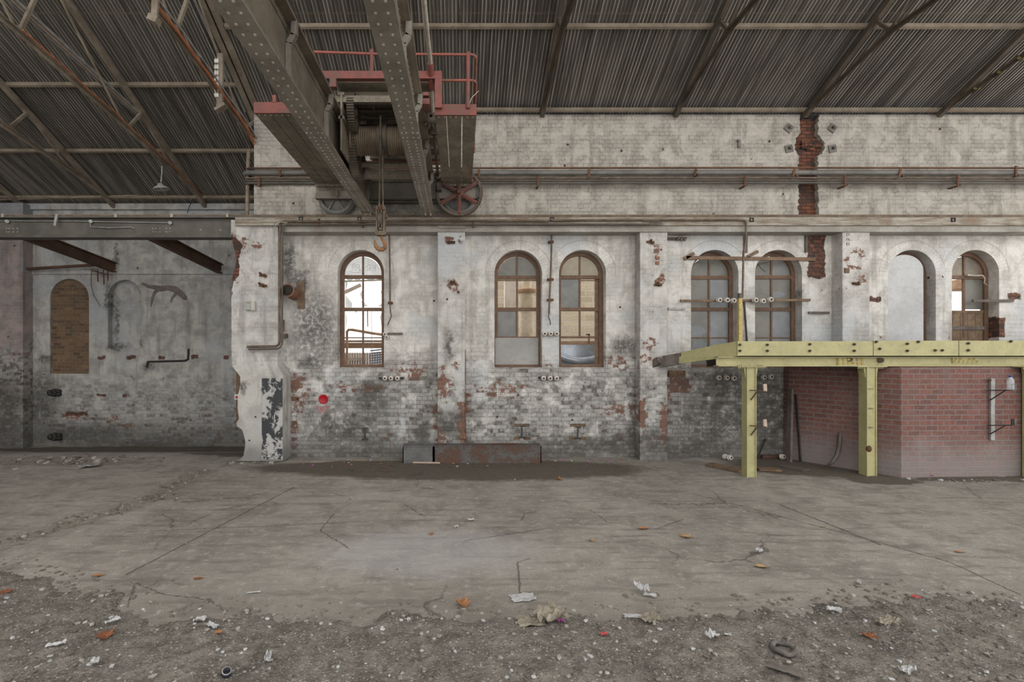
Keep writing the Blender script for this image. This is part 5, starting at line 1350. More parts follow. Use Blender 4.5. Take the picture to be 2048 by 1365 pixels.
# ---------------------------------------------------------------- insulators and battens
def spool(c, label, group, s=1.0, tilt=(0, -1, 0), floor=False):
    t = thing('spool_insulator', label, 'insulator', c, group); d = Vector(tilt).normalized(); c = Vector(c)
    mb = MB().lathe(c, d, [(-.05 * s, .0), (-.05 * s, .05 * s), (-.02 * s, .072 * s), (.02 * s, .072 * s), (.035 * s, .05 * s), (.045 * s, .062 * s), (.065 * s, .05 * s), (.065 * s, .03 * s)], 18); mb.build('porcelain', M['porcelain'], t)
    mb = MB().lathe(c, d, [(.055 * s, .0), (.06 * s, .03 * s), (.075 * s, .022 * s), (.085 * s, .0)], 12); mb.build('core', M['porcelain_core'], t)
ORD3 = ['leftmost', 'middle', 'rightmost']
def row(pts, y, where, group, s=1.0):
    for i, (px, py) in enumerate(pts):
        nm = ORD3[i] if len(pts) == 3 else ['left', 'right'][i]
        spool(P(px, py, y), 'white spool insulator, %s of %s %s' % (nm, 'three' if len(pts) == 3 else 'two', where), group, s)
row([(1438, 601), (1453, 601), (1466, 602)], 12.298, 'on the batten left of the yellow post', 'insulators left of the yellow post')
row([(1510, 601), (1525, 603), (1540, 600)], 12.298, 'on the batten right of the yellow post', 'insulators right of the yellow post')
row([(1089, 668), (1101, 668), (1113, 668)], 12.30, 'between the paired windows', 'insulators between the paired windows', .9)
row([(1087, 757), (1100, 757), (1113, 757)], 12.30, 'below the paired windows', 'insulators below the paired windows', .9)
row([(770, 757), (782, 757), (795, 757)], 12.30, 'below the smashed window', 'insulators below the smashed window', .9)
row([(770, 669), (774, 675)], 12.35, 'at the right side of the smashed window', 'insulators beside the smashed window', .8)
row([(1437, 756), (1453, 756), (1467, 757)], 12.352, 'under the platform left of its first column', 'insulators under the platform, left', .95)
row([(1527, 755), (1541, 754)], 12.352, 'under the platform right of its first column', 'insulators under the platform, right', .95)
def batten(p, q, w, h, mat, label, y, name='batten', y2=None):
    mb = MB().bar(P(*p, y), P(*q, y2 or y), w, h, (0, 0, 1)); return solo(mb, name, M[mat], label, 'batten')
batten((1372, 516), (1630, 519), .05, .085, 'batten', 'long brown batten nailed across two arched windows', 12.375)
batten((1368, 518), (1388, 507), .05, .08, 'timber_door', 'short brown stick tilted on the left end of the long batten', 12.375)
batten((1495, 514), (1516, 503), .05, .07, 'timber_door', 'short brown stick tilted on the middle of the long batten', 12.375)
batten((1361, 602), (1474, 602.5), .05, .055, 'timber_door', 'thin brown batten behind the insulators left of the yellow post', 12.375)
batten((1484, 601.5), (1620, 600.5), .05, .055, 'timber_door', 'thin brown batten behind the insulators right of the yellow post', 12.375)
batten((1945, 602), (2026, 602), .05, .065, 'timber_grey', 'pale batten across the sunlit window', 12.375)
batten((758, 757), (808, 757), .05, .05, 'iron_hook_dark', 'dark strap holding insulators below the smashed window', 12.375)
batten((776, 668), (805, 668), .04, .05, 'timber_grey', 'short batten right of the smashed window', 12.375)
batten((1083, 668), (1118, 668), .05, .045, 'iron_hook_dark', 'dark strap holding insulators between the paired windows', 12.375)
batten((1077, 756), (1121, 756.5), .05, .05, 'iron_hook_dark', 'dark strap holding insulators below the paired windows', 12.375)
batten((1335, 478), (1372, 478), .06, .07, 'timber_grey', 'short grey batten high left of the deep windows', 12.375)
batten((1336, 618), (1370, 618), .05, .05, 'galv', 'short grey metal strip left of the deep windows', 12.375)
batten((1617, 626), (1658, 626), .05, .055, 'timber_grey', 'short grey batten right of the deep windows', 12.375)
batten((1612, 466), (1612, 505), .05, .05, 'timber_grey', 'upright grey strip beside the bare brick patch', 12.375)
batten((1491, 466), (1491, 506), .09, .03, 'timber_grey', 'upright grey board between the deep window heads', 12.38)
batten((1488, 600), (1494, 684), .035, .02, 'iron_hook_dark', 'thin dark rod dropping behind the yellow post', 12.375)
batten((1337, 748), (1370, 748), .06, .16, 'timber_door', 'brown timber block in the wall under the platform end', 12.375)
for (px, py, lab) in ((1341, 483, 'a'),):
    pass
mb = MB()
for k in range(3): mb.bar(P(1354 + k * 7, 481, 12.3), P(1359 + k * 7, 475, 12.3), .06, .045)
solo(mb, 'cleat', M['timber_grey'], 'notched grey cleat on the high batten left of the deep windows', 'cleat')

# ---------------------------------------------------------------- yellow platform
PY = 10.42
plat = thing('platform', 'pale yellow mezzanine platform with bolted fascia boards and weathered skewed end', 'platform', (8.0, 10.9, 2.5))
x0 = FX(1475, PY); zt, zb_ = FZ(683, PY), FZ(712, PY)
segs_ = [(1475, 1746), (1747, 1917), (1918, 2330)]
for a, b in segs_:
    xa, xb = FX(a, PY) + .003, FX(b, PY) - .003
    mb = MB(); mb.box(xa, xb, PY, PY + .07, zb_, zt + (.0 if a < 1700 else .012)); fb = mb.build('fascia_board', M['yellow'], plat)
bl = {0: [1481, 1536, 1620, 1707], 1: [1760, 1815, 1871, 1885], 2: [1937, 2022]}
mb = MB()
for px, py in ((1480, 690), (1480, 702), (1535, 690), (1535, 702), (1620, 689), (1620, 702), (1709, 689), (1709, 702), (1753, 684), (1760, 698), (1815, 688), (1815, 702), (1871, 701), (1885, 701), (1837, 684), (1937, 687), (1937, 701), (2022, 683)):
    mb.cyl(P(px, py, PY - .028), P(px, py, PY + .01), .028, 6); mb.bar(P(px, py, PY - .045), P(px + 2.5, py, PY - .02), .02, .02)
mb.build('coach_bolts', M['bolt'], plat)
# skewed side
def SP(px, py): # side pieces run back along the skew
    f = (1475 - px) / 155.0; Y = 10.44 + 1.46 * f; return P(px, py, Y)
def slab(pts, off): 
    m_ = MB(); m_.prism(pts, off); return m_
sd = Vector((.05, .03, 0))
m_ = slab([SP(1474.5, 712.5), SP(1474.5, 683), SP(1430, 690), SP(1416, 693.5), SP(1362, 705), SP(1362, 713), SP(1358, 714), SP(1358, 728)], sd); m_.build('side_board', M['yellow'], plat, recalc=True)
m_ = slab([SP(1357.5, 729), SP(1361, 706), SP(1324, 712.5), SP(1320, 735.5)], sd * 1.6); m_.build('side_timber', M['timber_grey'], plat, recalc=True)
mb = MB().bar(SP(1322, 722) + Vector((-.02, .02, .02)), SP(1310, 730) + Vector((0, .1, 0)), .12, .16); mb.build('end_block', M['timber_grey'], plat)
# deck boards (sloping gently back to the wall)
A = SP(1475, 700); Bq = SP(1320, 722)
zf, zk = zt - .02, FZ(713, 11.9) - .02
mb = MB().hexa([(A.x + .05, 10.5, zf - .06), (12.0 + 3, 10.5, zf - .06), (12.0 + 3, 12.38, zk - .06), (Bq.x + .1, 11.9, zk - .06)], [(A.x + .05, 10.5, zf), (15, 10.5, zf), (15, 12.38, zk), (Bq.x + .1, 11.9, zk)])
mb.build('deck', M['soffit'], plat)
for i in range(9):
    xa = 5.3 + i * 1.1
    mb = MB().bar((xa + .55, 10.55, zf - .16), (xa - .3, 12.3, zk - .16), .10, .16); mb.build('joist', M['soffit'], plat)
# carrier beam
YB = 10.60; zt2, zb2 = FZ(714, YB), FZ(733, YB)
bx0 = FX(1432, YB)
mb = MB().box(bx0, 15, YB - .09, YB + .09, zt2 - .018, zt2); mb.box(bx0, 15, YB - .10, YB + .10, zb2, zb2 + .02); mb.box(bx0, 15, YB - .012, YB + .012, zb2, zt2)
bm_ = mb.build('carrier_beam', M['yellow'], plat)
mb = MB().box(FX(1674, YB - .02), FX(1732, YB - .02), YB - .035, YB - .01, FZ(732, YB), FZ(717, YB)); mb.slot = 1
for k in range(6):
    for py in (719.5, 726.5):
        if (k, py) == (3, 719.5): continue
        mb.cyl(P(1679 + k * 9.3, py, YB - .06), P(1679 + k * 9.3, py, YB - .03), .028, 6)
mb.build('splice_plate', [M['yellow'], M['yellow_deep']], bm_); ORIG[bm_.name] = ORIG[plat.name]
mb = MB().box(FX(1904, YB - .02), FX(1958, YB - .02), YB - .035, YB - .01, FZ(727, YB), FZ(716, YB)); mb.slot = 1
for k in range(6): mb.cyl(P(1909 + k * 9, 723.5, YB - .05), P(1909 + k * 9, 723.5, YB - .03), .024, 6)
for k in (0, 1, 3, 4): mb.cyl(P(1912 + k * 9, 718.5, YB - .05), P(1912 + k * 9, 718.5, YB - .03), .024, 6)
mb.build('splice_plate', [M['yellow'], M['yellow_deep']], bm_); ORIG[bm_.name] = ORIG[plat.name]
for px, py, r_ in ((1700, 719, .05), (1762, 721, .055)):
    mb = MB().cyl(P(px, py, YB - .07), P(px, py, YB), r_, 12); mb.build('pipe_end', M['bolt'], bm_)
# corner post
t = thing('corner_post', 'slim ochre yellow post rising from the platform corner', 'post', P(1480, 683, 10.47))
MB().box(FX(1476.5, 10.47), FX(1483, 10.47), 10.44, 10.51, FZ(683.5, 10.47), FZ(597, 10.47)).build('post', M['yellow_deep'], t)
MB().box(FX(1477, 10.47), FX(1483, 10.47), 10.435, 10.515, FZ(597, 10.47), FZ(587, 10.47)).build('bare_top', M['timber_grey'], t)
mb = MB()
for py in (606, 620, 636, 652, 668): mb.cyl(P(1480, py, 10.435), P(1480, py, 10.445), .008, 6)
mb.build('nail_heads', M['bolt'], t)

def column(px0, px1, Yf, dep, label, base_py, dented=False):
    xa, xb = FX(px0, Yf), FX(px1, Yf); zt_ = zb2
    t = thing('column', label, 'column', ((xa + xb) / 2, Yf + dep / 2, 0), 'yellow platform columns')
    w = xb - xa; tf = .018
    mb = MB()
    # H-section: two side flanges and a set-back web
    mb.box(xa, xa + tf, Yf, Yf + dep, 0.0, zt_); mb.box(xb - tf, xb, Yf, Yf + dep, 0.0, zt_); mb.box(xa + tf, xb - tf, Yf + .022, Yf + .036, 0.0, zt_)
    mb.build('shaft', M['yellow'], t)
    m2 = MB()
    if dented:
        n_ = 14; v = []
        for i in range(n_ + 1):
            z = zt_ * (1 - i / n_); k = .012 * math.sin(i * 1.3) + (.03 if 3 < i < 12 else 0) * math.sin((i - 3) / 9 * PI)
            v += [(xa - .004, Yf - .004, z), (xa + .055 + k, Yf - .004 - k * .4, z), (xa + .055 + k, Yf + .012, z)]
        f = []
        for i in range(n_):
            for k in (0, 1): f.append((i * 3 + k, i * 3 + k + 1, i * 3 + k + 4, i * 3 + k + 3))
        m2.add(v, f)
        m2.build('bent_edge', M['yellow'], t, recalc=True)
        m3 = MB()
        for py in (778, 817, 855): m3.bar(P(px0 + 4, py, Yf - .03), P(px0 + 13, py + 1, Yf - .03), .012, .012)
        m3.build('edge_clips', M['bolt'], t)
        m3 = MB().ball(P(px0 + 3.5, 898, Yf + .0), .055, 1.3); m3.build('paint_chip', M['rust'], t)
    m2 = MB()
    m2.box(xa - .20, xb + .2, Yf - .02, Yf + dep + .02, zt_ - .015, zt_ - .001)
    m2.build('cap_plate', M['yellow'], t)
    m2 = MB()
    for sx, x in ((-1, xa), (1, xb)):
        m2.hexa([(x, Yf + .03, zt_ - .24), (x + sx * .012, Yf + .03, zt_ - .24), (x + sx * .012, Yf + dep - .02, zt_ - .24), (x, Yf + dep - .02, zt_ - .24)], [(x, Yf + .03, zt_ - .015), (x + sx * .05, Yf + .03, zt_ - .015), (x + sx * .05, Yf + dep - .02, zt_ - .015), (x, Yf + dep - .02, zt_ - .015)])
        for k in range(3): m2.cyl((x + sx * (.075 + .04 * k), Yf + .04, zt_ - .05), (x + sx * (.075 + .04 * k), Yf + .04, zt_ + .035), .014, 6)
        for zz in (.08, .17): m2.rivet((x + sx * .012, Yf + .08, zt_ - zz), (sx, 0, 0), .02)
    m2.build('cap_brackets', M['yellow'], t)
    return t
c1 = column(1494, 1513, 10.42, .20, 'yellow column with two bracket arms, under the platform corner', 954)
c2 = column(1734, 1754, 10.52, .22, 'dented yellow column with a bent bright edge, before the red brick block', 951, True)
c3 = column(2066, 2087, 10.3, .2, 'yellow column cut by the right edge of the frame', 955)

# bracket arms on the first column
for py, lab in ((782, 'upper'), (853, 'lower')):
    t = thing('shelf_bracket', '%s thin shelf bracket with a pale end board on the first yellow column' % lab, 'bracket', P(1500, py, 10.4), 'shelf brackets on the first column'); Y = 10.36
    MB().bar(P(1500, py - 1, Y + .06), P(1531, py + 1, Y - .2), .03, .02).build('arm', M['conduit'], t)
    MB().bar(P(1502, py + 18, Y + .06), P(1513, py + 3, Y - .06), .025, .02).build('strut', M['conduit'], t)
    q = [P(1527, py - 13, Y - .2), P(1533.5, py - 14, Y - .2), P(1534.5, py + 1, Y - .2), P(1528, py + 1, Y - .2)]
    MB().prism(q, (0, .03, 0)).build('end_board', M['timber_pale'], t, recalc=True)

# red brick block under the platform
mb = MB(); c = Vector((9.18, 10.40, 0)); b2 = Vector((8.02, 12.2, 0)); r2 = Vector((15.2, 10.72, 0))
zt_ = zb2 - .01
mb.prism([(c.x, c.y, -.02), (r2.x, r2.y, -.02), (r2.x, 12.38, -.02), (b2.x, 12.38, -.02), (b2.x, b2.y, -.02)], (0, 0, zt_ + .02))
struct(mb, 'brick_block', M['red_brick'], 'red brick enclosure wall standing under the yellow platform', 'brick wall', recalc=True)

# bracket rail with water bottle on the red brick
def BY(px): return 10.40 + (FX(px, 10.45) - 9.18) * (.32 / 6.02)
t = thing('bracket_rail', 'pale upright rail with two bracket arms on the red brick wall', 'bracket', P(1980, 880, BY(1980)))
Y = BY(1980)
MB().box(FX(1977, Y), FX(1985, Y), Y - .05, Y - .005, FZ(880, Y), FZ(757, Y)).build('upright', M['galv'], t)
for a, b in ((781, 801), (851, 869)):
    m_ = MB().bar(P(1974, a + .5, Y - .06), P(2024, a, Y - .32), .025, .022); m_.bar(P(2024, a + .5, Y - .32), P(2024, a - 13, Y - .32), .02, .02, (0, 1, 0)); m_.bar(P(1980, b, Y - .06), P(2010, a + 1, Y - .25), .03, .02); m_.build('bracket_arm', M['iron_hook_dark'], t)
    MB().box(FX(2026, Y - .3), FX(2030, Y - .3), Y - .33, Y - .3, FZ(a, Y - .3), FZ(a - 13, Y - .3)).build('end_board', M['timber_grey'], t)
MB().cyl(P(1981, 761, Y - .07), P(1981, 761, Y - .03), .02, 6).build('bolt', M['bolt'], t)
t = thing('water_bottle', 'clear plastic water bottle with blue cap on the upper bracket arm', 'bottle', P(2021, 780.5, Y - .33))
c = P(2021, 780.5, Y - .33)
MB().lathe(c, (0, 0, 1), [(0, 0), (0, .05), (.02, .056), (.09, .054), (.1, .05), (.11, .054), (.16, .054), (.2, .052), (.25, .028), (.27, .022)], 20).build('bottle_body', M['bottle'], t)
MB().lathe(c, (0, 0, 1), [(.262, .0), (.262, .028), (.292, .028), (.292, 0)], 14).build('bottle_cap', M['cap_blue'], t)

# loose planks and bits under the platform
def plank(p, q, w, h, mat, label, up=(0, 0, 1), name='plank'):
    mb = MB().bar(p, q, w, h, up); return solo(mb, name, M[mat], label, 'plank')
plank(P(1581, 778, 12.1) , Vector((FX(1578, 11.85), 11.85, .0)), .16, .05, 'timber_grey', 'grey plank standing in the corner beside the red brick wall', (1, 0, 0))
plank(P(1592, 790, 12.05), Vector((FX(1601, 11.9), 11.9, .0)), .05, .03, 'soffit', 'dark stick leaning behind the corner plank', (1, 0, 0))
mb = MB().tube([P(1680, 866, 11.25), P(1679, 890, 11.2), P(1674, 912, 11.05), P(1664, 926, 11.0), P(1655, 931, 11.1)], [.03, .045, .045, .04, .02], 6); solo(mb, 'bent_strip', M['pipe_dark'], 'bent dark strip leaning on the side of the red brick wall', 'strip')
plank(ground(1514, 919), P(1531, 879, 12.36), .04, .03, 'soffit', 'thin dark stick leaning behind the first yellow column')
g1, g2 = ground(1418, 931), ground(1484, 945)
plank(g1 + Vector((0, 0, .03)), g2 + Vector((0, 0, .03)), .30, .04, 'timber_door', 'brown board lying flat left of the first yellow column', (0, 0, 1), 'floor_board')
plank(ground(1515, 941) + Vector((0, 0, .03)), ground(1560, 943) + Vector((0, 0, .03)), .22, .04, 'timber_door', 'brown board lying flat right of the first yellow column', (0, 0, 1), 'floor_board')
plank(ground(1556, 932) + Vector((0, 0, .02)), ground(1612, 943) + Vector((0, 0, .02)), .26, .03, 'pipe_dark', 'grey sheet lying between the two yellow columns', (0, 0, 1), 'floor_sheet')
plank(ground(1523, 918) + Vector((0, 0, .05)), ground(1575, 917) + Vector((0, 0, .05)), .08, .08, 'rust_beam', 'rusty bar lying at the wall foot under the platform', (0, 0, 1), 'floor_bar')
for (px, py, lab) in ((1450, 920, 'left one of a fallen pair'), (1459, 922, 'right one of a fallen pair'), (1564, 920, 'fallen alone by the corner plank')):
    spool(ground(px, py) + Vector((0, 0, .07)), 'white spool insulator on the floor under the platform, %s' % lab, 'fallen insulators', .95, (.3, -1, .25))

# ---------------------------------------------------------------- steel troughs at the wall foot
def trough(px0, px1, mat, label):
    t = thing('steel_trough', label, 'trough', P((px0 + px1) / 2, 922, 11.86)); Y0 = 11.74; Y1 = 12.03
    xa, xb = FX(px0, Y0) + .004, FX(px1, Y0) - .004; zt_ = FZ(893.5, Y0); 
    mb = MB().box(xa, xb, Y0, Y0 + .02, 0, zt_); mb.box(xa, xb, Y1 - .02, Y1, 0, zt_); mb.box(xa, xa + .02, Y0, Y1, 0, zt_); mb.box(xb - .02, xb, Y0, Y1, 0, zt_); mb.box(xa + .02, xb - .02, Y0 + .02, Y1 - .02, .10, .12)
    mb.build('trough_body', M[mat], t)
    mb = MB().box(xa, xb, Y0 - .015, Y0 + .03, zt_, zt_ + .025); mb.box(xa, xb, Y1 - .03, Y1, zt_, zt_ + .025); mb.build('rolled_rim', M[mat], t)
trough(805, 867, 'trough_grey', 'short grey steel trough at the wall foot below the hook')
trough(867.5, 1083, 'trough', 'long rust-stained steel trough at the wall foot')
mb = MB().bar(ground(826, 927) + Vector((0, 0, .02)), ground(880, 928) + Vector((0, 0, .02)), .03, .03); solo(mb, 'pale_stick', M['timber_pale'], 'thin pale stick lying before the joint of the troughs', 'stick')
mb = MB().box(FX(930.6, 12.03), FX(932, 12.03), 12.03, 12.06, FZ(893, 12.03), FZ(700, 12.03)); solo(mb, 'corner_strip', M['rust'], 'thin rusty strip up the right corner of the pilaster by the hook', 'strip')
mb = MB().box(FX(919, 12.0), FX(931, 12.0), 11.98, 12.06, FZ(878, 12.0), FZ(872, 12.0)); mb.cyl(P(924, 875, 11.94), P(924, 875, 12.0), .025, 8); solo(mb, 'iron_clamp', M['hook'], 'rusty ochre iron clamp near the foot of the pilaster by the hook', 'clamp')
# stump of iron on the pilasters
def lump(px, py, y, label, seed, s=.62):
    r_ = random.Random(seed); mb = MB()
    for k in range(5):
        c = P(px + r_.uniform(-9, 9) * s, py + r_.uniform(-5, 5) * s, y); mb.bar(c + Vector((0, .04, 0)), c + Vector((r_.uniform(-.03, .03), -.07, r_.uniform(-.03, .03))), .05 * s, .06 * s)
    mb.bar(P(px - 12 * s, py, y - .01), P(px + 12 * s, py + 1, y - .01), .05, .03, (0, 1, 0))
    solo(mb, 'iron_bracket', M['rust'], label, 'bracket', 'broken iron brackets')
for i, (px, py, lab) in enumerate(((903, 484, 'upper one on the pilaster right of the hook'), (906, 566, 'lower one on the pilaster right of the hook'), (1301, 484, 'highest on the pilaster by the sloping platform end'), (1316, 570, 'lower one on the pilaster by the sloping platform end'), (526, 551, 'upper one on the broken end pier'), (526, 571, 'lower one on the broken end pier'), (1712, 567, 'on the pilaster with knocked-out bricks'))):
    lump(px, py, 12.03, 'broken rusty iron bracket, %s' % lab, i)
mb = MB()
for k, (a, b) in enumerate(((1312, 513), (1312, 523), (1318, 556), (1311, 560))): mb.box(FX(a, 12.0), FX(a + 7, 12.0), 12.0, 12.05, FZ(b + 6, 12.0), FZ(b, 12.0))
solo(mb, 'loose_bricks', M['clay'], 'few orange bricks bared on the pilaster by the sloping platform end', 'bricks')
mb = MB().box(FX(1691, 12.0), FX(1700, 12.0), 12.01, 12.06, FZ(546, 12.0), FZ(536, 12.0)); solo(mb, 'timber_plug', M['batten'], 'pale timber plug let into the pilaster with knocked-out bricks', 'plug')
# painted letters down the pilaster
r_ = random.Random(4); mb = MB()
def stroke(pts): mb.tube([P(a, b, 12.036) for a, b in pts], .005, 5)
stroke([(1694, 458), (1698, 459), (1697, 463), (1694, 463)])
for k, py in enumerate((470, 479, 489)):
    stroke([(1693.5, py - 2.5), (1698, py - 2.5), (1698.5, py + 2), (1694, py + 2.6), (1693.5, py - 2.5)] if k != 1 else [(1693, py + 2), (1694.5, py - 2.5), (1697.5, py - 1.5), (1698.5, py + 2.5)])
solo(mb, 'painted_letters', M['iron_hook_dark'], 'dark stencilled letters down the pilaster with knocked-out bricks', 'lettering')
# annex wall bits
tube_thing('annex_pipe', [P(293, 735, 15.375), P(296, 724, 15.375), P(330, 723, 15.375), P(370, 722, 15.375), P(376, 719, 15.375), P(377, 698, 15.37)], .03, 'iron_hook_dark', 'thin dark pipe bent up on the annex wall', 'pipe')
tube_thing('annex_wire', [P(183, 541, 15.3), P(182, 570, 15.3), P(188, 592, 15.3), P(201, 614, 15.3)], .008, 'iron_hook_dark', 'dark wire trailing from the left rusty beam down the annex wall', 'wire')
mb = MB()
for px, h in ((195, 24), (207, 30), (215, 22)): mb.bar(P(px, 540, 15.2), P(px + 1, 540 + h, 15.2), .025, .025, (0, 1, 0))
mb.bar(P(184, 541, 15.2), P(212, 549, 15.2), .03, .04); solo(mb, 'iron_hangers', M['rust_beam'], 'cluster of rusty hangers below the far end of the left beam', 'hanger')
for px, py, lab in ((111, 786, 'upper'), (112, 874, 'lower')):
    c = P(px, py, 15.37); mb = MB()
    for k in range(7):
        a = k * .9; mb.ball(c + Vector((.17 * math.cos(a) * (1 if k else 0), -.01, .06 * math.sin(a) * (1 if k else 0))), .085, .8, 8, 5)
    solo(mb, 'wall_iron', M['iron_hook_dark'], 'dark rusted iron boss on the annex wall, %s one under the bricked arch' % lab, 'iron boss', 'annex wall bosses')
mb = MB(); yt = 15.40
mb.tube([P(a, b, yt) for a, b in ((284, 567), (296, 573), (310, 575), (322, 578), (336, 576), (350, 579), (362, 588), (370, 596), (373, 600))], [.03, .05, .07, .09, .08, .10, .09, .08, .03], 8)
mb.tube([P(a, b, yt) for a, b in ((322, 577), (310, 585), (305, 597), (302, 614))], [.06, .055, .045, .015], 8)
mb.tube([P(a, b, yt) for a, b in ((354, 580), (350, 590), (344, 598), (341, 606))], [.06, .05, .04, .015], 8)
mb.v = [(a, 15.402 - (15.41 - b) * .16 if b < 15.41 else b, c_) for a, b, c_ in mb.v]
solo(mb, 'torn_mortar', M['timber_grey'], 'strip of torn brown render arching beside the right blind arch', 'render')
# ---------------------------------------------------------------- what shows through the windows
mb = MB().box(-.4, 9.5, 21.0, 21.4, -.5, 8.5); solo(mb, 'outbuilding_wall', M['out_brick'], 'pale rough stone wall outside the paired windows', 'building')
Y = 15.5
t = thing('standpipe', 'pale outdoor pipe with a crumbling rusty collar seen through the sheet-filled window', 'pipe', (FX(1053, Y), Y, -.5))
x = FX(1053, Y)
MB().cyl((x, Y, -.5), (x, Y, FZ(582, Y)), .22, 24).build('pipe', M['standpipe'], t)
MB().cyl((x - .0, Y, FZ(582, Y)), (x, Y, FZ(540, Y)), .16, 20).build('upper_pipe', M['standpipe'], t)
m_ = MB().lathe((x, Y, FZ(582, Y)), (0, 0, 1), [(-.09, .23), (-.05, .30), (.02, .33), (.06, .31), (.06, .16)], 22); m_.build('collar', M['outside_rust'], t)
mb = MB().box(FX(1010, 16.5), FX(1037, 16.5), 16.5, 16.9, -.5, 6); solo(mb, 'outside_pier', M['outside_pale'], 'pale rendered pier outside behind the standpipe', 'pier')
mb = MB(); YT = 13.7
for r_, w_ in ((0, .10),):
    mb.tube([P(1095 + 10 * k, 722 - ((1095 + 10 * k - 1162) / 42) ** 2 * 10, YT) for k in range(14)], w_, 10)
mb.prism([P(1095 + 10 * k, 724 - ((1095 + 10 * k - 1162) / 42) ** 2 * 10, YT + .05) for k in range(14)] + [P(1230, 690, YT + .05), P(1090, 690, YT + .05)], (0, .5, 0))
mb.box(FX(1100, YT), FX(1230, YT), YT + .6, YT + .9, -.5, FZ(700, YT))
solo(mb, 'tank_end', M['tank'], 'shiny rounded tank end low outside the open window of the pair', 'tank')
mb = MB().box(FX(1090, 14.4), FX(1240, 14.4), 14.35, 14.5, FZ(692, 14.4), FZ(683, 14.4)); mb.box(FX(1092, 14.4), FX(1100, 14.4), 14.35, 14.5, -.5, FZ(692, 14.4)); mb.box(FX(1225, 14.4), FX(1236, 14.4), 14.35, 14.5, -.5, FZ(692, 14.4))
solo(mb, 'outside_sill', M['outside_rust'], 'brown timber ledge behind the shiny tank outside the window', 'ledge')
# yard seen through the smashed window
mb = MB().tube([(FX(694, 14.5), 14.5, -.5), P(694, 664, 14.5), P(697, 660, 14.5), P(705, 660, 14.5), P(745, 667, 14.3), P(775, 671, 14.2)], .04, 8); solo(mb, 'yard_pipe', M['outside_rust'], 'rusty bent pipe in the yard behind the smashed window', 'pipe')
mb = MB().box(FX(685, 15), FX(790, 15), 15, 15.4, FZ(697, 15), FZ(686, 15)); mb.box(FX(685, 15), FX(790, 15), 14.9, 15.4, FZ(685, 15), FZ(681, 15)); solo(mb, 'yard_beam', M['outside_rust'], 'rusty beam crossing the yard behind the smashed window', 'beam')
mb = MB()
for k in range(24): mb.cyl((FX(685, 16) + k * .08, 16, -.5), (FX(685, 16) + k * .08, 16, FZ(706, 16)), .04, 6)
mb.box(FX(685, 16), FX(730, 16), 15.9, 15.96, FZ(722, 16), FZ(716, 16)); solo(mb, 'yard_fence', M['outside_pale'], 'pale corrugated fence low behind the smashed window', 'fence')
mb = MB()
for k in range(7): mb.bar(P(742, 702 + k * 5, 15.2), P(778, 698 + k * 5, 15.2), .3, .04)
solo(mb, 'yard_stack', M['outside_blue'], 'stack of bluish sheets low behind the smashed window', 'sheets')
mb = MB().tube([P(743, 620, 14), P(743, 640, 14), P(743.5, 720, 14), (FX(743.5, 14), 14, -.5)], .01, 5); mb.bar(P(735, 622, 14), P(735.5, 654, 14), .03, .03, (0, 1, 0)); solo(mb, 'yard_wire', M['outside_rust'], 'hanging wire and rod outside the smashed window', 'wire')
mb = MB().bar(P(690, 585, 16), P(722, 570, 16), .1, .1); mb.bar((FX(685, 15.5), 15.5, -.5), P(685, 555, 15.5), .1, .1); mb.bar(P(685, 560, 15.5), P(690, 563, 15), .05, .05); mb.bar(P(685, 587, 15.5), P(690, 585, 16), .08, .08); mb.bar(P(690, 563, 15), P(775, 560, 15), .05, .05); solo(mb, 'yard_pole', M['outside_pale'], 'pale slanting pole high outside the smashed window', 'pole')
mb = MB().box(FX(1880, 14.2), FX(1990, 14.2), 12.79, 14.4, 4.35, 4.6); solo(mb, 'outside_hood', M['outside_rust'], 'rusty hood outside the top of the sunlit window', 'hood')
# ---------------------------------------------------------------- loose earth and rubble in the foreground
def edge_y(x):
    pts = [(-9, 6.9), (-5.67, 6.2), (-3.9, 5.5), (-3.0, 5.02), (0, 5.03), (2.4, 5.05), (3.4, 5.2), (4.2, 5.4), (5.2, 5.45), (6.4, 5.2), (9, 5.4)]
    for (a, b), (c, d) in zip(pts, pts[1:]):
        if a <= x <= c: return b + (d - b) * (x - a) / (c - a)
    return 5.3
def dirt_h(x, y):
    n = mnoise.fractal(Vector((x * 1.4, y * 1.4, 1.3)), .8, 2.1, 5) ; n2 = mnoise.fractal(Vector((x * 7, y * 7, 4.1)), .9, 2.0, 4); n3 = mnoise.noise(Vector((x * 30, y * 30, 2)))
    e = edge_y(x) + .22 * mnoise.fractal(Vector((x * 2.6, 3.3, .2)), .9, 2.0, 4)
    k = max(-1, min(1, (e - y) / .28))
    return -.02 + .045 * k + .018 * n * max(0, k) + .017 * n2 * max(.15, k) + .004 * n3
mb = MB(); x0_, x1_, y0_, y1_, st = -6.6, 7.2, 2.6, 6.7, .035
nx = int((x1_ - x0_) / st); ny = int((y1_ - y0_) / st)
vv = [(x0_ + i * st, y0_ + j * st, dirt_h(x0_ + i * st, y0_ + j * st)) for j in range(ny + 1) for i in range(nx + 1)]
keep = [v[2] > -.028 for v in vv]
ff = []
for j in range(ny):
    for i in range(nx):
        q = (j * (nx + 1) + i, j * (nx + 1) + i + 1, (j + 1) * (nx + 1) + i + 1, (j + 1) * (nx + 1) + i)
        if any(keep[k] for k in q): ff.append(q)
mb.add(vv, ff, True)
o = mb.build('earth', M['dirt']); tag(o, 'loose grey-brown rubbly earth spread over the foreground floor', 'earth', None, 'stuff')

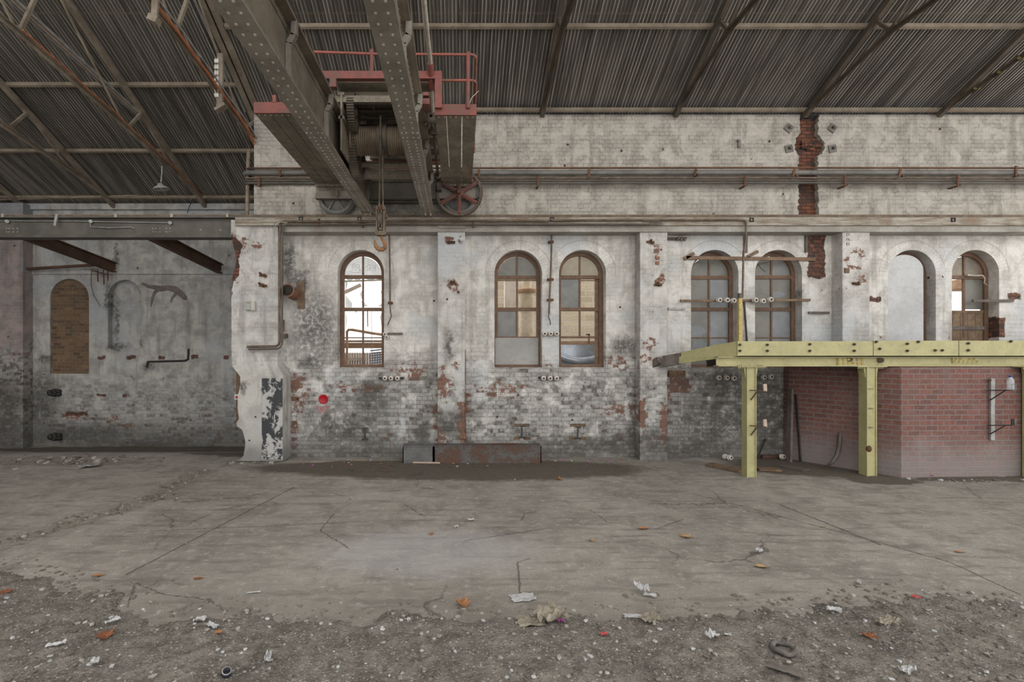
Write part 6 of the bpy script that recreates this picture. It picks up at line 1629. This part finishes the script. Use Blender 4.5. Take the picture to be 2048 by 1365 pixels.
# stone prototypes
def rock(seed, n=1, sq=.6):
    bm = bmesh.new(); bmesh.ops.create_icosphere(bm, subdivisions=n, radius=1); r_ = random.Random(seed)
    for v in bm.verts:
        v.co *= 1 + r_.uniform(-.28, .22); v.co.z *= sq
    vs2 = [tuple(v.co) for v in bm.verts]; fs2 = [tuple(v.index for v in f.verts) for f in bm.faces]; bm.free(); return vs2, fs2
ROCKS = [rock(s, 1, q) for s, q in ((1, .6), (2, .75), (3, .45), (4, .65), (5, .35))]
gr = random.Random(21)
def scatter(count, fn, smin, smax, mats, name, label, cat):
    mb = MB()
    for k in range(count):
        x, y = fn(); z = max(dirt_h(x, y), -.005) if y < 6.8 and abs(x) < 6.6 else 0
        s = smin + (smax - smin) * gr.random() ** 2.6; a = gr.uniform(0, 6.28); v, f = gr.choice(ROCKS); mb.slot = gr.choice(mats[1])
        ca, sa = math.cos(a), math.sin(a); st_ = gr.uniform(.7, 1.4)
        mb.add([(x + s * (p[0] * st_ * ca - p[1] * sa), y + s * (p[0] * st_ * sa + p[1] * ca), z + s * (p[2] + .25)) for p in v], f)
    o = mb.build(name, mats[0]); tag(o, label, cat, None, 'stuff')
def in_dirt():
    while True:
        y = 3.6 + 3.0 * gr.random() ** 1.1; x = gr.uniform(-.95, 1.15) * y
        if y < edge_y(x) + gr.gauss(0, .12): return x, y
def on_edge():
    x = gr.uniform(-6, 6.4); return x, edge_y(x) + gr.gauss(0, .13)
def in_groove():
    t = gr.random(); a = Vector((-6.6, 6.0)).lerp(Vector((-5.4, 9.1)), t) if gr.random() < .7 else Vector((-5.45, 9.0)).lerp(Vector((-5.75, 11.0)), t)
    return a.x + gr.gauss(0, .13), a.y + gr.gauss(0, .1)
def wall_foot():
    return gr.uniform(-4.2, 4.4), 12.15 - abs(gr.gauss(0, .35))
def pit(): return gr.gauss(-9.4, 1.0), gr.gauss(11.9, .25)
MS = [M['stone'], M['stone_dark'], M['paper'], M['leaf_tan'], M['clay']]
scatter(3200, in_dirt, .004, .026, (MS, [0, 0, 1, 1, 1, 1, 1, 1, 2]), 'gravel', 'gravel and pale chips scattered through the foreground earth', 'gravel')
scatter(800, on_edge, .005, .034, (MS, [0, 1, 1, 1]), 'rubble', 'crumbled rubble along the edge of the foreground earth', 'rubble')
scatter(600, in_groove, .006, .04, (MS, [0, 1, 1, 1]), 'rubble', 'broken concrete rubble lying in the old track groove', 'rubble')
scatter(150, pit, .01, .10, (MS, [0, 1, 1]), 'rubble', 'heap of broken concrete on the floor before the annex', 'rubble')
scatter(260, wall_foot, .006, .03, ([M['stone'], M['stone_dark'], M['paper'], M['leaf_tan'], M['clay'], M['leaf'], M['pink']], [0, 1, 1, 2, 3, 3, 4, 5, 6]), 'litter', 'small coloured litter on the dark earth at the wall foot', 'litter')
scatter(60, lambda: (gr.uniform(9.2, 12), 10.3 - abs(gr.gauss(0, .12))), .01, .05, (MS, [0, 1, 1, 2]), 'rubble', 'rubble along the foot of the red brick wall', 'rubble')
scatter(40, lambda: (gr.uniform(-5.6, -4.2), 11.8 - abs(gr.gauss(0, .1))), .01, .07, (MS, [0, 1]), 'rubble', 'plaster crumbs at the foot of the broken pier', 'rubble')
scatter(220, lambda: (4.6 + 1.7 * gr.random(), 0), .008, .03, (MS, [0, 1, 2]), 'rubble', 'x', 'rubble') if False else None

# single stone chips out on the bare slab
chip_me = []
for i, (v, f) in enumerate(ROCKS):
    me = bpy.data.meshes.new('stone_chip'); me.from_pydata([(a, b, c + .3) for a, b, c in v], [], f); me.materials.append(M['stone'] if i % 3 != 2 else M['stone_dark']); me.update(); chip_me.append(me)
k = 0; placed = []
seen_px = [(862, 1071), (830, 1105), (828, 1213), (886, 1203), (888, 1089), (1165, 1050), (1195, 1130), (794, 1140), (930, 1045), (1105, 1215), (1043, 1081), (946, 1150), (1141, 1025), (1192, 1026), (1306, 1087), (1385, 1175), (1620, 1163), (1700, 1172), (1495, 1210), (1545, 1176), (1673, 1001), (1875, 1061), (1950, 1114), (1830, 987), (1579, 1057), (1740, 1080), (1640, 985), (1690, 985), (1505, 985), (1300, 1185), (1352, 1026), (163, 1123), (284, 1075), (276, 1072), (314, 1032), (403, 1085), (330, 1130), (345, 1163), (430, 1132), (480, 1112), (596, 1155), (638, 1138), (660, 1208), (287, 1198), (320, 1182), (372, 1088), (386, 1018), (365, 1019), (508, 1060), (612, 1043), (630, 1045), (180, 1085), (115, 1015), (196, 957), (65, 1045), (105, 1002), (555, 990), (700, 1000), (740, 1040), (770, 1015), (1030, 960), (1060, 985), (1230, 990), (1255, 1130), (1010, 1060), (905, 1105)]
for px, py in seen_px:
    g_ = ground(px, py)
    if dirt_h(g_.x, g_.y) > -.02 and g_.y < 6.6: g_.z = dirt_h(g_.x, g_.y)
    o = bpy.data.objects.new('stone_chip', chip_me[k % 5]); COL.objects.link(o); s = gr.uniform(.009, .019) * (1.0 if py > 1000 else 1.25)
    o.location = g_; o.rotation_euler.z = gr.uniform(0, 6.28); o.scale = (s * gr.uniform(.8, 1.4), s, s * gr.uniform(.8, 1.3)); k += 1
    tag(o, 'small pale stone chip lying on the bare concrete slab', 'stone chip', 'stone chips on the bare slab')

# dry leaves, each a lobed curled blade with a stalk
def leaf(px, py, L, mat, label, rot, lobed=True, curl=.4, on=None):
    c = ground(px, py); z = max(dirt_h(c.x, c.y), 0) if c.y < 6.6 else 0; c.z = z
    c = ground(px, py) * ((CAMZ - z) / CAMZ); c.z = z
    t = thing('dry_leaf', label, 'leaf', c); r_ = random.Random(px)
    lob = [(0, -.42), (.16, -.36), (.40, -.42), (.28, -.16), (.52, .02), (.27, .10), (.30, .34), (.12, .26), (0, .58)] if lobed else [(0, -.5), (.14, -.4), (.24, -.18), (.27, .05), (.22, .26), (.12, .42), (0, .55)]
    out = lob + [(-a, b) for a, b in lob[-2:0:-1]]
    ca, sa = math.cos(rot), math.sin(rot); mid = [(0, -.2), (0, .05), (0, .3)]
    def lift(a, b): return (abs(a) ** 1.5 * curl * 1.6 + max(0, b) ** 2 * curl * .7 + r_.uniform(-.02, .03)) * L + .006
    v = []
    for a, b in out: v.append((c.x + L * (a * ca - b * sa), c.y + L * (a * sa + b * ca), c.z + lift(a, b)))
    n = len(out); cc = len(v)
    v.append((c.x, c.y, c.z + .008)); f = [(i, (i + 1) % n, cc) for i in range(n)]
    top = [(a, b, e + .003) for a, b, e in v]
    mb = MB(); mb.add(v + top, [q[::-1] for q in f] + [tuple(i + n + 1 for i in q) for q in f] + [(i, (i + 1) % n, n + 1 + (i + 1) % n, n + 1 + i) for i in range(n)])
    mb.build('leaf_blade', M[mat], t)
    q = Vector((c.x + L * .42 * sa, c.y - L * .42 * ca, c.z + .012)); e = q + Vector((sa * L * .3, -ca * L * .3, -.002))
    MB().tube([q, e], .003, 5).build('stalk', M['timber_door'], t)
leaf(924, 1212, .17, 'leaf', 'orange curled leaf standing on the slab near the earth edge', .6, True, .9)
leaf(1287, 1060, .16, 'leaf', 'orange folded leaf on the slab right of centre', 1.9, False, .8)
leaf(1371, 1075, .17, 'leaf_tan', 'flat lobed tan leaf on the slab, right of the orange folded one', 1.2, True, .3)
leaf(1522, 1136, .15, 'leaf_tan', 'smooth yellow-tan oval leaf on the slab below the first yellow column', 1.5, False, .6)
leaf(1918, 1106, .10, 'leaf', 'small orange leaf alone on the right of the slab', 1.3, False, .5)
leaf(1183, 1083, .09, 'leaf_tan', 'small brown curled leaf on the slab in the middle', .4, True, .7)
leaf(1116, 960, .16, 'leaf', 'orange leaf at the edge of the dark earth below the windows', .9, True, .6)
leaf(862, 1070, .08, 'leaf', 'tiny orange leaf left of centre on the slab', .3, True, .7)
leaf(195, 1154, .12, 'leaf', 'orange leaf at the left earth edge', 2.0, False, .5)
leaf(210, 1274, .16, 'leaf_rust', 'rust-brown leaf in the earth at lower left', .8, True, .5)
leaf(12, 1186, .13, 'leaf_rust', 'rust-brown leaf at the left frame edge', .5, True, .3)
leaf(396, 1159, .10, 'leaf_rust', 'flat brown leaf on the slab toward the left', 1.7, False, .2)
leaf(1738, 1276, .13, 'leaf_rust', 'rust-brown leaf in the earth at lower right', .2, True, .4)
leaf(436, 1267, .07, 'leaf', 'small orange leaf scrap in the earth beside white shreds', 1, True, .4)
leaf(1644, 1055, .06, 'leaf_tan', 'tiny tan leaf on the slab before the dented column', 1, False, .4)
leaf(766, 936, .10, 'leaf_rust', 'brown leaf in the dark earth below the troughs', 1, True, .4)

# papers, shreds, rags
def sheet(px, py, w, d, mat, label, rot, crumple=.05, name='paper_scrap', cat='paper', seed=1, n=8, lift=0.01):
    c = ground(px, py); z = max(dirt_h(c.x, c.y), 0) if c.y < 6.6 else 0; c = ground(px, py) * ((CAMZ - z) / CAMZ); c.z = z
    v = []; ca, sa = math.cos(rot), math.sin(rot)
    for j in range(n + 1):
        for i in range(n + 1):
            a = (i / n - .5) * w * (1 + .25 * mnoise.noise(Vector((j * .6, seed, 0)))); b = (j / n - .5) * d * (1 + .3 * mnoise.noise(Vector((i * .5, seed, 5))))
            h = lift + crumple * (.5 + .5 * abs(mnoise.noise(Vector((i * .45, j * .45, seed)))) * 2.2) * (1 if crumple > .02 else .5)
            v.append((c.x + a * ca - b * sa, c.y + a * sa + b * ca, c.z + h))
    m = n + 1; f = [(j * m + i, j * m + i + 1, (j + 1) * m + i + 1, (j + 1) * m + i) for j in range(n) for i in range(n)]
    N = m * m; top = [(a, b, e - .003) for a, b, e in v]
    mb = MB(); mb.add(v + top, f + [tuple(N + k for k in q[::-1]) for q in f])
    return solo(mb, name, M[mat], label, cat)
sheet(1046, 1198, .26, .16, 'paper', 'white torn paper lying flat just before the earth edge', .2, .015, seed=2)
sheet(1285, 1190, .10, .14, 'paper', 'white crumpled paper standing on the slab right of centre', .6, .11, seed=3)
sheet(1300, 1196, .13, .05, 'paper', 'thin white paper strip beside the standing crumpled paper', -.4, .03, seed=4)
sheet(1268, 1235, .19, .07, 'paper', 'flat whitish paper strip at the earth edge right of the sacking', -.1, .01, seed=5)
sheet(1300, 1245, .18, .16, 'rag', 'tan crumpled rag below the flat whitish strip', .8, .05, 'rag', 'rag', 6)
sheet(1100, 1246, .30, .20, 'rag', 'crumpled tan sacking heaped on the earth in the middle', .3, .12, 'sacking', 'sacking', 7)
sheet(1062, 1250, .26, .16, 'rag', 'flat dirty sacking trailing left of the crumpled heap', .1, .04, 'sacking', 'sacking', 8)
sheet(1122, 1248, .06, .05, 'pink', 'magenta scrap beside the crumpled sacking', .3, .03, 'plastic_scrap', 'scrap', 9)
sheet(1208, 1271, .07, .04, 'red_scrap', 'small red scrap in the earth right of the sacking', .2, .015, 'plastic_scrap', 'scrap', 10)
sheet(1833, 1200, .08, .04, 'red_scrap', 'red plastic scrap at the right end of the earth edge', -.5, .03, 'plastic_scrap', 'scrap', 11)
sheet(225, 1248, .12, .04, 'paper', 'white twisted shred on the earth at left', .9, .04, seed=12)
sheet(400, 1247, .10, .06, 'paper', 'crumpled white shred in the cluster left of centre', .2, .05, seed=13)
sheet(425, 1258, .14, .05, 'paper', 'long white shred in the cluster left of centre', -.5, .04, seed=14)
sheet(112, 1295, .14, .04, 'paper', 'stringy white shred low on the left earth', .4, .03, seed=15)
sheet(190, 1330, .06, .08, 'paper', 'pale shred near the bottom left', .4, .04, seed=16)
sheet(536, 1325, .05, .12, 'paper', 'upright pale shred near the bottom, left of centre', .2, .06, seed=17)
sheet(508, 1187, .14, .03, 'paper', 'thin pale sliver on the slab left of centre', .15, .01, seed=18)
sheet(942, 1043, .09, .06, 'paper', 'small white paper on the slab in the middle distance', .2, .03, seed=19)
sheet(912, 1057, .06, .04, 'paper', 'tiny white scrap on the slab near the middle distance paper', .5, .03, seed=20)
sheet(1519, 1108, .07, .06, 'paper', 'small crumpled white paper on the slab above the oval leaf', .5, .06, seed=21)
sheet(1718, 1169, .10, .04, 'paper', 'white bone-like scrap on the slab at right', .9, .03, seed=22)
sheet(1668, 1228, .12, .06, 'paper', 'white shred on the earth at right', -.6, .05, seed=23)
sheet(1424, 1280, .10, .08, 'paper', 'fluffy white scrap on the earth right of centre', .3, .06, seed=24)
sheet(1815, 1350, .11, .07, 'paper', 'white crumpled scrap near the bottom right', .4, .05, seed=25)
sheet(1456, 1272, .06, .03, 'paper', 'pale bluish scrap on the earth right of centre', -.4, .01, seed=26)
sheet(1232, 966, .12, .03, 'paper', 'white strip at the edge of the dark earth before the pilaster', 0, .01, seed=27)
sheet(1775, 1252, .20, .10, 'rag', 'brown rag lump in the earth at right', .3, .06, 'rag', 'rag', 28)
sheet(1570, 1345, .10, .24, 'timber_grey', 'splintered grey board end low on the right earth', .9, .02, 'board_scrap', 'board', 29, lift=.02)
sheet(1864, 955, .08, .04, 'pink', 'magenta scrap at the foot of the red brick wall', .2, .04, 'plastic_scrap', 'scrap', 30)
sheet(937, 918 + 8, .05, .04, 'pink', 'magenta bit in front of the long trough', .2, .03, 'plastic_scrap', 'scrap', 31)
sheet(180, 935, .35, .3, 'plaster', 'pale slab of broken plaster on the floor before the annex', .4, .06, 'plaster_slab', 'rubble', 32)
# rubber ring, blue cap
c = ground(1568, 1312); c.z = dirt_h(c.x, c.y)
mb = MB(); mb.tube([(c.x + .085 * math.cos(a * PI / 12), c.y + .085 * math.sin(a * PI / 12), c.z + .03 + .008 * math.sin(a)) for a in range(25)], .022, 8, False); mb.ball((c.x, c.y, c.z + .005), .07, .3)
solo(mb, 'rubber_ring', M['tyre'], 'dusty rubber ring half sunk in the earth at lower right', 'ring')
c = ground(452, 1358); c.z = dirt_h(c.x, c.y)
t = thing('tin_can', 'dark blue tin lid end cut by the bottom edge', 'can', c)
MB().lathe(c, (.3, -.4, 1), [(0, 0), (0, .035), (.05, .035), (.05, .030), (.01, .03), (.01, 0)], 20).build('can_body', M['can'], t)
MB().lathe(c + Vector((.015, -.02, .05)), (.3, -.4, 1), [(0, .030), (.0, .036), (.004, .036), (.004, .03)], 20).build('can_rim', M['galv'], t)
c = ground(165, 945)
